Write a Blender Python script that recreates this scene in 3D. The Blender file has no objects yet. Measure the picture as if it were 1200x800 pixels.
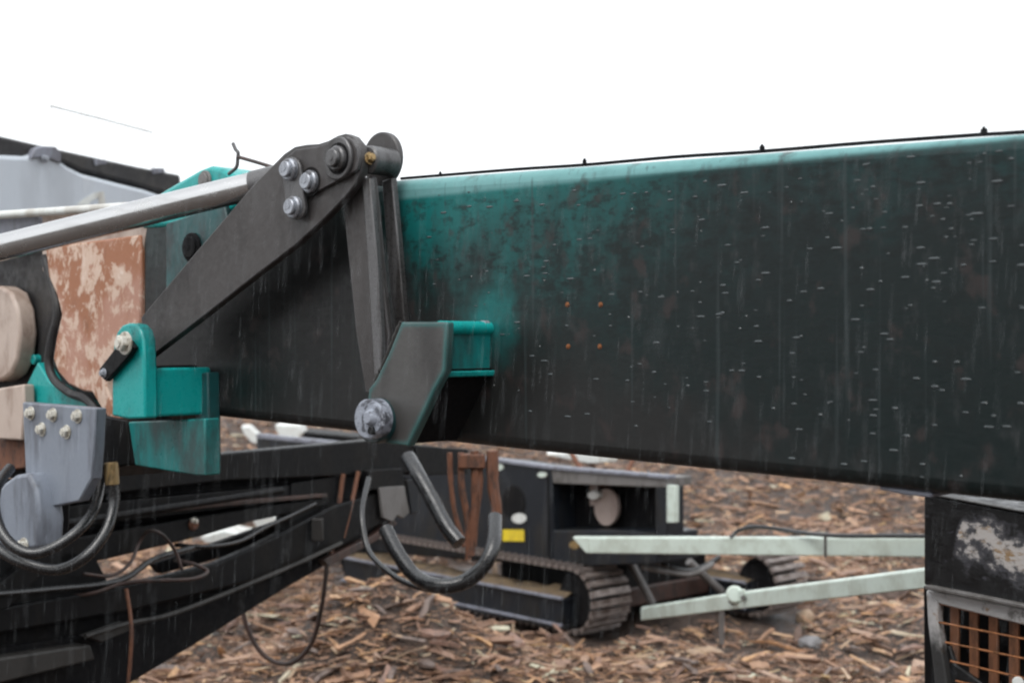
import bpy, bmesh, math, random
import numpy as np
from mathutils import Vector, Matrix, Quaternion, noise as mnoise

random.seed(7); rng = np.random.default_rng(7)
R = math.radians
S = bpy.context.scene
C = S.collection
V = Vector

# ------------------------------------------------------------------ camera, sky, sun, exposure
CAMZ = 2.42
FPX = 1200 * 50 / 36.0
cd = bpy.data.cameras.new('camera'); cam = bpy.data.objects.new('camera', cd); C.objects.link(cam)
cam.location = (0, 0, CAMZ); cam.rotation_euler = (R(90), 0, 0)
cd.lens = 50; cd.sensor_width = 36; cd.clip_start = 0.05; cd.clip_end = 2000
cd.dof.use_dof = True; cd.dof.focus_distance = 4.1; cd.dof.aperture_fstop = 3.2
S.camera = cam

SUN_EL, SUN_AZ = R(58), R(200)
w = bpy.data.worlds.new("World"); S.world = w; w.use_nodes = True
wt = w.node_tree; wt.nodes.clear()
sky = wt.nodes.new('ShaderNodeTexSky'); sky.sky_type = 'NISHITA'; sky.sun_disc = False
sky.sun_elevation = SUN_EL; sky.sun_rotation = SUN_AZ; sky.air_density = 1.5; sky.dust_density = 4.0
hsv = wt.nodes.new('ShaderNodeHueSaturation'); hsv.inputs['Saturation'].default_value = 0.12
mixw = wt.nodes.new('ShaderNodeMix'); mixw.data_type = 'RGBA'
mixw.inputs['Factor'].default_value = 0.65
mixw.inputs['B'].default_value = (6.0, 6.25, 6.5, 1)          # an even sheet of rain cloud over the sky
bgn = wt.nodes.new('ShaderNodeBackground'); bgn.inputs['Strength'].default_value = 0.12
wo = wt.nodes.new('ShaderNodeOutputWorld')
wt.links.new(sky.outputs[0], hsv.inputs['Color']); wt.links.new(hsv.outputs[0], mixw.inputs['A'])
wt.links.new(mixw.outputs['Result'], bgn.inputs['Color']); wt.links.new(bgn.outputs[0], wo.inputs['Surface'])

sl = bpy.data.lights.new('sun', 'SUN'); sl.energy = 0.5; sl.angle = R(25); sl.color = (1, 0.97, 0.93)
so = bpy.data.objects.new('sun', sl); C.objects.link(so)
sdir = V((math.sin(SUN_AZ) * math.cos(SUN_EL), math.cos(SUN_AZ) * math.cos(SUN_EL), math.sin(SUN_EL)))
so.rotation_euler = sdir.to_track_quat('Z', 'Y').to_euler(); so.location = (0, 0, 30)

S.view_settings.view_transform = 'Standard'; S.view_settings.look = 'None'
S.view_settings.exposure = 1.15; S.view_settings.gamma = 1; S.view_settings.use_curve_mapping = False
S.render.engine = 'CYCLES'; S.cycles.filter_width = 2.2

# ------------------------------------------------------------------ helpers: geometry
class Plane:
    """a vertical plane standing in the yard; at() finds where a sight line meets it, off metres in front of it"""
    def __init__(s, x0, d0, x1, d1):
        a = V(((x0 - 600) / FPX * d0, d0, 0)); b = V(((x1 - 600) / FPX * d1, d1, 0))
        s.u = (b - a).normalized(); s.n = V((s.u.y, -s.u.x, 0))
        if s.n.y > 0: s.n = -s.n
        s.p = a
    def at(s, px, py, off=0.0):
        d = V(((px - 600) / FPX, 1, -(py - 400) / FPX)); o = V((0, 0, CAMZ))
        t = (s.p + s.n * off - o).dot(s.n) / d.dot(s.n)
        return o + d * t
def P(px, py, d): return V(((px - 600) / FPX * d, d, CAMZ - (py - 400) / FPX * d))

WLOC = {}
def wl(o): return WLOC.get(o.name, V((0, 0, 0))) if o else V((0, 0, 0))

def finish(me, sharp=35):
    me.polygons.foreach_set('use_smooth', [True] * len(me.polygons))
    me.set_sharp_from_angle(angle=R(sharp))

def ob(name, bm, mat, parent=None, bevel=0.0, seg=2, label=None, kind=None, origin=None):
    """links bm as ONE mesh object; vertices are given in the place's own coordinates"""
    bmesh.ops.recalc_face_normals(bm, faces=bm.faces)
    loc = wl(parent) if parent else (origin or V((0, 0, 0)))
    bmesh.ops.translate(bm, vec=-loc, verts=bm.verts)
    me = bpy.data.meshes.new(name); bm.to_mesh(me); bm.free(); finish(me)
    o = bpy.data.objects.new(name, me); C.objects.link(o)
    me.materials.append(mat)
    if parent: o.parent = parent
    else: o.location = loc
    WLOC[o.name] = loc
    if bevel:
        m = o.modifiers.new('bevel', 'BEVEL'); m.width = bevel; m.segments = seg; m.limit_method = 'ANGLE'; m.angle_limit = R(40)
        m.harden_normals = False
    if label: o['label'] = label
    if kind: o['kind'] = kind
    return o
def thing(name, label, cat, loc, group=None):
    o = bpy.data.objects.new(name, None); C.objects.link(o); o.location = loc; o.empty_display_size = 0.2
    WLOC[o.name] = V(loc); o['label'] = label; o['category'] = cat
    if group: o['group'] = group
    return o
def tag(o, label, cat, group=None):
    o['label'] = label; o['category'] = cat
    if group: o['group'] = group
    return o
def place(name, me, parent, loc, normal, roll=0.0, scale=1.0):
    """a shared mesh set down at loc with its own z axis along normal"""
    o = bpy.data.objects.new(name, me); C.objects.link(o); o.parent = parent
    o.location = V(loc) - wl(parent)
    q = V(normal).to_track_quat('Z', 'Y') @ Quaternion((0, 0, 1), roll)
    o.rotation_mode = 'QUATERNION'; o.rotation_quaternion = q; o.scale = (scale,) * 3
    return o
def mesh(name, bm, mat):
    bmesh.ops.recalc_face_normals(bm, faces=bm.faces)
    me = bpy.data.meshes.new(name); bm.to_mesh(me); bm.free(); finish(me); me.materials.append(mat); return me

def NB(): return bmesh.new()
def extr(bm, pts, vec):
    a = [bm.verts.new(p) for p in pts]; b = [bm.verts.new(p + vec) for p in pts]
    n = len(a)
    bm.faces.new(a); bm.faces.new(b[::-1])
    for i in range(n): bm.faces.new((a[i], b[i], b[(i + 1) % n], a[(i + 1) % n]))
    return bm
def plate(pl, pts, off, thick, bm=None):
    bm = bm or NB()
    return extr(bm, [pl.at(x, y, off) for x, y in pts], -pl.n * thick)
def frame_axes(d):
    d = d.normalized(); a = d.cross(V((0, 0, 1)))
    if a.length < 0.1: a = d.cross(V((1, 0, 0)))
    a.normalize(); return a, d.cross(a).normalized()
def cyl(p0, p1, r, seg=20, r2=None, bm=None, cham=0.0):
    bm = bm or NB(); r2 = r if r2 is None else r2
    d = p1 - p0; a, b = frame_axes(d); L = d.length; dn = d.normalized()
    st = [(0, r), (1, r2)]
    if cham: st = [(0, r - cham), (cham / L, r), (1 - cham / L, r2), (1, r2 - cham)]
    rings = [[bm.verts.new(p0 + d * t + (a * math.cos(k * 2 * math.pi / seg) + b * math.sin(k * 2 * math.pi / seg)) * rr) for k in range(seg)] for t, rr in st]
    for A, B in zip(rings, rings[1:]):
        for k in range(seg): bm.faces.new((A[k], A[(k + 1) % seg], B[(k + 1) % seg], B[k]))
    bm.faces.new(rings[0][::-1]); bm.faces.new(rings[-1]); return bm
def spline(pts, n=8):
    out = []; q = [pts[0] * 2 - pts[1]] + pts + [pts[-1] * 2 - pts[-2]]
    for i in range(1, len(q) - 2):
        for k in range(n):
            t = k / n; p0, p1, p2, p3 = q[i - 1:i + 3]
            out.append(0.5 * ((2 * p1) + (p2 - p0) * t + (2 * p0 - 5 * p1 + 4 * p2 - p3) * t * t + (3 * p1 - p0 - 3 * p2 + p3) * t ** 3))
    out.append(pts[-1]); return out
def tube(pts, r, seg=10, n=8, bm=None, wob=0.0):
    bm = bm or NB(); path = spline(pts, n) if n > 1 else pts
    rings = []; a = None
    for i, p in enumerate(path):
        d = (path[min(i + 1, len(path) - 1)] - path[max(i - 1, 0)]).normalized()
        if a is None: a, b = frame_axes(d)
        a = (a - d * a.dot(d)).normalized(); b = d.cross(a)
        rr = r * (1 + wob * random.uniform(-1, 1))
        rings.append([bm.verts.new(p + (a * math.cos(k * 2 * math.pi / seg) + b * math.sin(k * 2 * math.pi / seg)) * rr) for k in range(seg)])
    for A, B in zip(rings, rings[1:]):
        for k in range(seg): bm.faces.new((A[k], A[(k + 1) % seg], B[(k + 1) % seg], B[k]))
    bm.faces.new(rings[0][::-1]); bm.faces.new(rings[-1]); return bm
def obox(c, ax, sz, bm=None):
    """box about c, axes ax (three unit vectors), full sizes sz"""
    bm = bm or NB(); X, Y, Z = [a * s / 2 for a, s in zip(ax, sz)]
    return extr(bm, [c - X - Y - Z, c + X - Y - Z, c + X + Y - Z, c - X + Y - Z], Z * 2)
WA = (V((1, 0, 0)), V((0, 1, 0)), V((0, 0, 1)))

# ------------------------------------------------------------------ helpers: materials
class M:
    def __init__(s, name, rough=0.5, metal=0.0, spec=0.5):
        s.m = bpy.data.materials.new(name); s.m.use_nodes = True; s.t = s.m.node_tree
        s.b = s.t.nodes['Principled BSDF']; s.b.inputs['Roughness'].default_value = rough
        s.b.inputs['Metallic'].default_value = metal; s.b.inputs['Specular IOR Level'].default_value = spec
        s.co = s.t.nodes.new('ShaderNodeTexCoord').outputs['Object']; s.col = None
    def N(s, kind, **kw):
        n = s.t.nodes.new(kind)
        for k, v in kw.items(): setattr(n, k, v)
        return n
    def link(s, a, b): s.t.links.new(a, b)
    def noise(s, scale, stretch=(1, 1, 1), detail=4, rough=0.6, off=(0, 0, 0), dist=0.0):
        mp = s.N('ShaderNodeMapping'); mp.inputs['Scale'].default_value = stretch; mp.inputs['Location'].default_value = off
        s.link(s.co, mp.inputs['Vector'])
        n = s.N('ShaderNodeTexNoise'); n.inputs['Scale'].default_value = scale; n.inputs['Detail'].default_value = detail
        n.inputs['Roughness'].default_value = rough; n.inputs['Distortion'].default_value = dist
        s.link(mp.outputs[0], n.inputs['Vector']); return n.outputs['Fac']
    def ramp(s, v, lo, hi, a=0.0, b=1.0):
        n = s.N('ShaderNodeMapRange', interpolation_type='SMOOTHSTEP'); n.inputs['From Min'].default_value = lo; n.inputs['From Max'].default_value = hi
        n.inputs['To Min'].default_value = a; n.inputs['To Max'].default_value = b
        s.link(v, n.inputs['Value']); return n.outputs[0]
    def math(s, op, a, b=0.0, clamp=False):
        n = s.N('ShaderNodeMath', operation=op); n.use_clamp = clamp
        for i, v in enumerate((a, b)):
            if isinstance(v, (int, float)): n.inputs[i].default_value = v
            else: s.link(v, n.inputs[i])
        return n.outputs[0]
    def over(s, mask, col):
        """lay colour col over what is there where mask is 1"""
        if s.col is None: s.col = s.rgb(col); return s
        n = s.N('ShaderNodeMix', data_type='RGBA')
        if isinstance(mask, (int, float)): n.inputs['Factor'].default_value = mask
        else: s.link(mask, n.inputs['Factor'])
        s.link(s.col, n.inputs['A'])
        if isinstance(col, tuple): n.inputs['B'].default_value = (*col, 1)
        else: s.link(col, n.inputs['B'])
        s.col = n.outputs['Result']; return s
    def rgb(s, col):
        n = s.N('ShaderNodeRGB'); n.outputs[0].default_value = (*col, 1); return n.outputs[0]
    def axis(s, i):
        n = s.N('ShaderNodeSeparateXYZ'); s.link(s.co, n.inputs[0]); return n.outputs[i]
    def dot(s, vec):
        n = s.N('ShaderNodeVectorMath', operation='DOT_PRODUCT'); s.link(s.co, n.inputs[0]); n.inputs[1].default_value = vec; return n.outputs['Value']
    def dist(s, p, sc=(1, 1, 1)):
        a = s.N('ShaderNodeVectorMath', operation='SUBTRACT'); s.link(s.co, a.inputs[0]); a.inputs[1].default_value = p
        m = s.N('ShaderNodeVectorMath', operation='MULTIPLY'); s.link(a.outputs[0], m.inputs[0]); m.inputs[1].default_value = sc
        l = s.N('ShaderNodeVectorMath', operation='LENGTH'); s.link(m.outputs[0], l.inputs[0]); return l.outputs['Value']
    def edge(s, rad=0.012, lo=0.02, hi=0.15):
        """where the paint is worn: near a sharp edge"""
        bv = s.N('ShaderNodeBevel'); bv.samples = 4; bv.inputs['Radius'].default_value = rad
        g = s.N('ShaderNodeNewGeometry'); d = s.N('ShaderNodeVectorMath', operation='DOT_PRODUCT')
        s.link(bv.outputs[0], d.inputs[0]); s.link(g.outputs['Normal'], d.inputs[1])
        return s.ramp(s.math('SUBTRACT', 1.0, d.outputs['Value']), lo, hi)
    def bump(s, h, strength=0.3, dist=0.01):
        n = s.N('ShaderNodeBump'); n.inputs['Strength'].default_value = strength; n.inputs['Distance'].default_value = dist
        s.link(h, n.inputs['Height']); s.link(n.outputs[0], s.b.inputs['Normal']); return s
    def rough(s, v): s.link(v, s.b.inputs['Roughness']); return s
    def done(s):
        if s.col is not None: s.link(s.col, s.b.inputs['Base Color'])
        return s.m

def worn(name, base, dirt, light=None, rough=0.45, metal=0.0, sc=9, amt=(0.45, 0.65), st=(1, 1, 0.35), bump=0.15, edgecol=None, spec=0.5):
    m = M(name, rough, metal, spec); m.over(1, base)
    n = m.noise(sc, st, 6, 0.65); m.over(m.ramp(n, *amt), dirt)
    if light: m.over(m.ramp(m.noise(sc * 2.3, st, 5, 0.7, (3, 1, 7)), 0.6, 0.75), light)
    if edgecol: m.over(m.math('MULTIPLY', m.edge(), m.ramp(m.noise(sc * 3, (1, 1, 1), 3), 0.3, 0.55)), edgecol)
    f = m.noise(sc * 6, (1, 1, 1), 5, 0.7, (9, 2, 5))
    m.rough(m.ramp(f, 0.25, 0.75, max(rough - 0.15, 0.08), rough + 0.15)).bump(f, bump, 0.006)
    return m.done()

TEAL = (0.005, 0.31, 0.295)
DIRT = (0.030, 0.026, 0.024)
m_black = worn('black steel', (0.0035, 0.0037, 0.0045), (0.007, 0.0063, 0.006), (0.012, 0.0123, 0.014), 0.5, sc=6, spec=0.2)
m_black2 = worn('blue black machine paint', (0.008, 0.0105, 0.015), (0.016, 0.015, 0.014), (0.02, 0.022, 0.026), 0.42, sc=4, spec=0.35)
m_dark = worn('matt near black', (0.004, 0.004, 0.005), (0.008, 0.007, 0.007), None, 0.8, sc=6, spec=0.2)  # flat near-black for recess backs, holes, gap fills and small fittings
m_link = worn('grimy brown grey steel', (0.054, 0.049, 0.048), (0.038, 0.034, 0.033), (0.066, 0.062, 0.062), 0.45, sc=7, edgecol=(0.11, 0.11, 0.12), bump=0.2, spec=0.4)
m_link2 = worn('bare link steel', (0.10, 0.098, 0.10), (0.04, 0.037, 0.036), (0.17, 0.17, 0.18), 0.34, metal=0.25, sc=14, st=(1, 1, 0.12), bump=0.2)
m_bolt = worn('pale bolt steel', (0.34, 0.36, 0.40), (0.12, 0.12, 0.13), (0.5, 0.52, 0.56), 0.35, metal=0.35, sc=30, st=(1, 1, 1))
m_pin = worn('rough pale pin steel', (0.30, 0.325, 0.38), (0.07, 0.075, 0.09), (0.48, 0.51, 0.57), 0.45, sc=22, amt=(0.48, 0.6), st=(1, 1, 1), bump=0.9)
m_whitebolt = worn('off white bolt paint', (0.60, 0.58, 0.52), (0.28, 0.25, 0.2), None, 0.4, sc=35, st=(1, 1, 1))
m_brass = worn('brass fitting', (0.32, 0.22, 0.10), (0.08, 0.06, 0.03), None, 0.4, metal=0.5, sc=35)
m_blue = worn('blue grey cast steel', (0.21, 0.235, 0.28), (0.12, 0.13, 0.155), (0.30, 0.33, 0.39), 0.42, sc=9, st=(1, 1, 0.2), edgecol=(0.3, 0.33, 0.38))
m_rod = worn('chromed rod', (0.5, 0.5, 0.5), (0.3, 0.29, 0.28), None, 0.17, metal=0.9, sc=4, amt=(0.5, 0.8), st=(0.5, 0.5, 2.5), bump=0.01)
m_tank = worn('pale grey tank paint', (0.47, 0.51, 0.56), (0.40, 0.43, 0.47), (0.53, 0.56, 0.60), 0.5, sc=2.2, st=(1, 1, 0.25), bump=0.1)
m_lug = worn('grey lug paint', (0.2, 0.21, 0.25), (0.12, 0.12, 0.14), None, 0.5, sc=9)
m_rubber = worn('weathered black rubber', (0.014, 0.013, 0.014), (0.032, 0.029, 0.027), (0.009, 0.009, 0.009), 0.6, sc=5, st=(1, 1, 1))
m_hose = worn('wet black rubber hose', (0.006, 0.0062, 0.007), (0.010, 0.0105, 0.0115), None, 0.22, sc=30, st=(1, 1, 1), bump=0.2, spec=0.75)
m_rust = worn('rusted steel', (0.16, 0.065, 0.035), (0.07, 0.035, 0.024), (0.30, 0.13, 0.06), 0.75, sc=25, st=(1, 1, 0.5), bump=0.4)
m_copper = worn('coppery slat', (0.26, 0.115, 0.06), (0.12, 0.06, 0.035), (0.36, 0.19, 0.11), 0.5, metal=0.3, sc=20, bump=0.2)
m_wire = worn('copper wire', (0.48, 0.20, 0.085), (0.2, 0.09, 0.04), (0.6, 0.3, 0.15), 0.35, metal=0.6, sc=25)
m_brownwire = worn('dirty brown cable', (0.055, 0.03, 0.024), (0.025, 0.02, 0.018), (0.10, 0.05, 0.035), 0.5, sc=20)
m_mint = worn('pale mint bar paint', (0.56, 0.64, 0.58), (0.44, 0.49, 0.43), (0.62, 0.69, 0.66), 0.42, sc=5, st=(1, 1, 1), bump=0.12, edgecol=(0.38, 0.36, 0.29))
m_white = worn('off white plastic', (0.62, 0.64, 0.62), (0.42, 0.4, 0.36), None, 0.45, sc=6)
m_yellow = worn('yellow sticker', (0.72, 0.55, 0.02), (0.6, 0.44, 0.03), None, 0.5, sc=9)
m_orange = worn('orange rust mark', (0.20, 0.07, 0.02), (0.15, 0.06, 0.03), None, 0.7, sc=60, st=(1, 1, 1))
m_track = worn('worn track steel', (0.22, 0.185, 0.17), (0.10, 0.075, 0.062), (0.38, 0.37, 0.37), 0.40, metal=0.3, sc=9, st=(1, 1, 1), bump=0.3)
m_mud = worn('sandy mud', (0.13, 0.09, 0.05), (0.07, 0.05, 0.034), (0.2, 0.15, 0.095), 0.85, sc=9, st=(1, 1, 1), bump=0.8)
m_stone = worn('grey stone', (0.19, 0.185, 0.19), (0.1, 0.095, 0.09), None, 0.6, sc=12, st=(1, 1, 1), bump=0.5)
m_oldsteel = worn('dull old steel', (0.035, 0.033, 0.031), (0.018, 0.017, 0.016), (0.055, 0.052, 0.048), 0.5, sc=7, spec=0.35)
m_sheet = worn('dented grey sheet', (0.15, 0.142, 0.138), (0.09, 0.083, 0.076), None, 0.5, sc=10, bump=0.3)
m_teal = worn('teal paint', TEAL, (0.012, 0.085, 0.085), (0.015, 0.33, 0.32), 0.33, sc=7, amt=(0.46, 0.72), st=(1, 1, 0.5), edgecol=(0.02, 0.36, 0.34))
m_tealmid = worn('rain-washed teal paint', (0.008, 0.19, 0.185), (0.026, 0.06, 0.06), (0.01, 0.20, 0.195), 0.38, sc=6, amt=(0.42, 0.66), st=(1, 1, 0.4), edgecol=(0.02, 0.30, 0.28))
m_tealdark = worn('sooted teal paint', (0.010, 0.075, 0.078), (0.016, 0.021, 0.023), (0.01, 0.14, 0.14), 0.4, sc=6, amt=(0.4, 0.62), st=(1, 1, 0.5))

APL = Plane(465, 4.17, 1200, 2.9)          # the near side plate of the arm
A = APL.at; AN = APL.n; AU = APL.u          # AU runs along the arm to the right, AN out of its face

# the arm's side: teal under soot and rain-washed grime
ARM0 = V((0.35, 3.55, 2.1))
def arm_material():
    m = M('sooted teal arm paint', 0.4, 0, 0.3)
    along = m.dot(tuple(AU))                # metres along the arm from ARM0
    z = m.axis(2)                           # 0 at the lower edge, 0.75 at the upper
    s0 = (A(470, 300) - ARM0).dot(AU); s1 = (A(1200, 300) - ARM0).dot(AU)
    fr = m.ramp(along, s0, s1, 1, 0)           # 0 = right end, 1 = by the links
    streak = m.noise(4.5, (1, 1, 0.2), 5, 0.6)
    blot = m.noise(4.0, (1, 1, 0.9), 4, 0.55, (4, 4, 1))
    fine = m.noise(46, (0.45, 0.45, 0.9), 5, 0.75, (1, 7, 3))
    mott = m.noise(17, (1, 1, 0.75), 5, 0.65, (3, 3, 9))
    c0 = lambda v, k: m.math('MULTIPLY', m.math('SUBTRACT', v, 0.5), k)
    m.over(1, (0.004, 0.038, 0.038)); m.over(m.ramp(fr, 0.3, 0.92), (0.0045, 0.128, 0.123)); m.over(m.ramp(z, 0.727, 0.745), (0.13, 0.30, 0.30))  # pale top edge: worn paint plus sky sheen put into the colour
    # soot reaches higher towards the right
    lvl = m.math('ADD', m.math('MULTIPLY', fr, -0.16), 0.84)
    h = m.math('SUBTRACT', lvl, z)
    h = m.math('ADD', h, m.math('ADD', c0(streak, 0.45), c0(blot, 0.55)))
    hf = m.math('ADD', h, m.math('ADD', c0(fine, 0.75), c0(mott, 0.5)))
    spot = m.ramp(m.math('ADD', m.dist(tuple(A(562, 370) - ARM0)), c0(blot, 0.3)), -0.02, 0.15, 1, 0)
    spot2 = m.ramp(m.dist(tuple(A(417, 420) - ARM0)), 0.0, 0.09, 0.4, 0)
    keep = m.math('SUBTRACT', 1.0, m.math('MULTIPLY', m.math('MAXIMUM', spot, spot2), 0.75))
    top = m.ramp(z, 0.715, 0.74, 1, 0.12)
    film = m.math('MULTIPLY', m.math('MULTIPLY', m.ramp(h, -0.16, 0.30), keep), top)      # a thin even film
    m.over(m.math('MULTIPLY', film, 0.80), (0.0062, 0.0150, 0.0154))
    spk = m.math('MULTIPLY', m.math('MULTIPLY', m.ramp(hf, -0.02, 0.34), keep), top)       # and speckled soot in it
    m.over(m.math('MULTIPLY', spk, 0.66), (0.0048, 0.0062, 0.0064))
    # grey dust lower down by the links, darker to the right
    dust = m.math('ADD', m.math('SUBTRACT', m.math('ADD', m.math('MULTIPLY', fr, 0.50), 0.02), z), c0(mott, 0.35))
    m.over(m.math('MULTIPLY', m.math('MULTIPLY', m.ramp(dust, -0.08, 0.20), keep), 0.9), (0.0165, 0.0158, 0.0155))
    lft = m.ramp(along, s0 - 0.14, s0 + 0.02, 1, 0)
    m.over(m.math('MULTIPLY', lft, 0.9), (0.0125, 0.0122, 0.0122))
    dk = m.math('MULTIPLY', m.ramp(m.math('ADD', fine, c0(mott, 0.4)), 0.48, 0.64), m.ramp(m.math('SUBTRACT', dust, c0(mott, 0.35)), -0.05, 0.25, 1.0, 0.15))
    m.over(m.math('MULTIPLY', m.math('MULTIPLY', dk, top), 0.5), (0.0028, 0.0055, 0.0055))
    # near-black patch behind the link plates, fading outwards
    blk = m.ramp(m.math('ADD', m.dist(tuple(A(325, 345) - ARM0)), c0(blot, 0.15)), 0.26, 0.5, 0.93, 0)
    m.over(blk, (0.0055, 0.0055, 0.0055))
    # brownish rust blooms
    st = m.ramp(m.math('ADD', m.noise(16, (0.9, 0.9, 0.75), 3, 0.5, (8, 1, 2)), c0(blot, 0.2)), 0.58, 0.72)
    m.over(m.math('MULTIPLY', st, 0.6), (0.036, 0.026, 0.025))
    gr = m.ramp(m.noise(26, (1, 1, 0.5), 4, 0.6, (5, 1, 2)), 0.56, 0.74)
    m.over(m.math('MULTIPLY', gr, 0.5), (0.030, 0.033, 0.034))
    # rinsed runs
    run = m.ramp(m.noise(60, (1, 1, 0.022), 3, 0.5, (2, 2, 2)), 0.6, 0.72)
    m.over(m.math('MULTIPLY', run, 0.45), (0.035, 0.046, 0.048))
    m.over(m.math('MULTIPLY', m.math('MULTIPLY', spot, m.ramp(mott, 0.3, 0.6, 1, 0.6)), 0.85), (0.005, 0.17, 0.165))      # overspray round the block
    m.rough(m.ramp(fine, 0.3, 0.7, 0.3, 0.5)).bump(fine, 0.12, 0.005)
    return m.done()
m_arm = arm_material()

def rustpanel_material():
    m = M('peeling cream paint over rust', 0.6); m.over(1, (0.31, 0.128, 0.064))
    n = m.noise(8, (1, 1, 0.75), 9, 0.68, (1, 2, 3), 0.9); n2 = m.noise(30, (1, 1, 0.8), 6, 0.7, (1, 1, 2), 0.5); n3 = m.noise(4, (1, 1, 0.8), 3, 0.5, (7, 2, 3))
    m.over(m.ramp(n3, 0.45, 0.6), (0.40, 0.21, 0.15))
    k = m.math('ADD', n, m.math('MULTIPLY', m.math('SUBTRACT', n2, 0.5), 0.45))
    m.over(m.ramp(k, 0.47, 0.57, 0, 0.95), (0.58, 0.43, 0.34))
    m.over(m.ramp(k, 0.60, 0.72, 0, 0.9), (0.66, 0.54, 0.47))
    m.over(m.ramp(m.noise(13, (1, 1, 0.3), 4, 0.6, (5, 5, 5)), 0.62, 0.8, 0, 0.7), (0.12, 0.065, 0.045))
    m.bump(k, 0.35, 0.008); return m.done()
m_rustpanel = rustpanel_material()
m_cream = worn('cream paint', (0.46, 0.37, 0.315), (0.26, 0.18, 0.14), (0.54, 0.46, 0.41), 0.45, sc=7, amt=(0.42, 0.7), st=(1, 1, 0.5))

def burnt_material(G):
    m = M('scorched sheet steel', 0.45); m.over(1, (0.005, 0.005, 0.0055))
    n = m.noise(7, (1, 1, 1.2), 6, 0.65, (2, 0, 1)); n2 = m.noise(26, (0.6, 0.6, 1.5), 5, 0.7)
    o = wl(G)
    # an ash and rust burn running down to the right
    a = BG.at(1128, 618) - o; b = BG.at(1235, 690) - o
    d = min_dist(m, a, b)
    k = m.math('ADD', d, m.math('MULTIPLY', m.math('SUBTRACT', n, 0.5), 0.50))
    k = m.math('ADD', k, m.math('MULTIPLY', m.math('SUBTRACT', n2, 0.5), 0.24))
    m.over(m.ramp(k, 0.04, 0.12, 1, 0), (0.06, 0.06, 0.068)); m.over(m.ramp(k, -0.01, 0.045, 1, 0), (0.50, 0.47, 0.45))
    m.over(m.math('MULTIPLY', m.ramp(k, -0.01, 0.04, 1, 0), m.ramp(n2, 0.5, 0.6)), (0.30, 0.19, 0.09))
    m.over(m.ramp(m.noise(15, (1, 1, 1.5), 5, 0.7, (9, 9, 1)), 0.58, 0.72, 0, 0.8), (0.08, 0.08, 0.095))
    m.rough(m.ramp(n2, 0.3, 0.7, 0.3, 0.65)).bump(n2, 0.4, 0.006); return m.done()
def min_dist(m, a, b):
    """distance from the line through a and b (and on past it)"""
    dn = (b - a).normalized()
    s = m.N('ShaderNodeVectorMath', operation='SUBTRACT'); m.link(m.co, s.inputs[0]); s.inputs[1].default_value = a
    c = m.N('ShaderNodeVectorMath', operation='CROSS_PRODUCT'); m.link(s.outputs[0], c.inputs[0]); c.inputs[1].default_value = dn
    l = m.N('ShaderNodeVectorMath', operation='LENGTH'); m.link(c.outputs[0], l.inputs[0])
    dt = m.N('ShaderNodeVectorMath', operation='DOT_PRODUCT'); m.link(s.outputs[0], dt.inputs[0]); dt.inputs[1].default_value = dn
    back = m.ramp(dt.outputs['Value'], -0.05, 0.0, 0.3, 0.0)
    return m.math('ADD', l.outputs['Value'], back)
def ash_material():
    m = M('ash grey burnt frame', 0.65); m.over(1, (0.46, 0.45, 0.445)); n = m.noise(13, (1, 1, 1), 6, 0.7)
    m.over(m.ramp(n, 0.52, 0.62, 0, 0.85), (0.13, 0.12, 0.115)); m.over(m.ramp(m.noise(20, (1, 1, 1.4), 4, 0.6, (2, 5, 1)), 0.6, 0.7, 0, 0.8), (0.26, 0.15, 0.07))
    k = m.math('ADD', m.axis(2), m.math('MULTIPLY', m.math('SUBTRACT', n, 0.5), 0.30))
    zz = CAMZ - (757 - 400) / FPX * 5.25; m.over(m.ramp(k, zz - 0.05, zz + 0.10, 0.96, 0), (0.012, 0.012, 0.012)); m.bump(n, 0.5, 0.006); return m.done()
m_ash = ash_material()

def chip_material():
    m = M('broken wet wood', 0.5, 0, 0.4)
    g = m.N('ShaderNodeNewGeometry'); r = m.N('ShaderNodeValToRGB'); m.link(g.outputs['Random Per Island'], r.inputs[0])
    cr = r.color_ramp; cr.interpolation = 'LINEAR'
    cols = [(0, (0.095, 0.055, 0.038)), (0.2, (0.197, 0.113, 0.073)), (0.38, (0.331, 0.193, 0.123)), (0.55, (0.269, 0.169, 0.123)), (0.68, (0.441, 0.258, 0.152)),
            (0.80, (0.331, 0.234, 0.182)), (0.88, (0.503, 0.289, 0.140)), (0.94, (0.503, 0.348, 0.231)), (0.985, (0.524, 0.515, 0.393)), (1, (0.524, 0.303, 0.112))]
    while len(cr.elements) < len(cols): cr.elements.new(0.5)
    for e, (p, c) in zip(cr.elements, cols): e.position = p; e.color = (*c, 1)
    m.col = r.outputs[0]
    n = m.noise(30, (1, 1, 1), 4, 0.7); m.over(m.ramp(n, 0.5, 0.75, 0, 0.7), (0.09, 0.058, 0.043))
    m.rough(m.ramp(n, 0.3, 0.7, 0.35, 0.7)).bump(n, 0.5, 0.01); return m.done()
m_chip = chip_material()
def wood(name, a, b): return worn(name, a, b, None, 0.55, sc=22, st=(1, 1, 1), bump=0.4)
m_w1 = wood('orange split wood', (0.36, 0.185, 0.085), (0.22, 0.12, 0.07)); m_w2 = wood('tan split wood', (0.36, 0.25, 0.16), (0.24, 0.16, 0.11))
m_w3 = wood('grey brown wood', (0.17, 0.125, 0.105), (0.09, 0.065, 0.055)); m_w4 = wood('pinkish bark', (0.27, 0.165, 0.125), (0.15, 0.10, 0.08))

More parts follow.
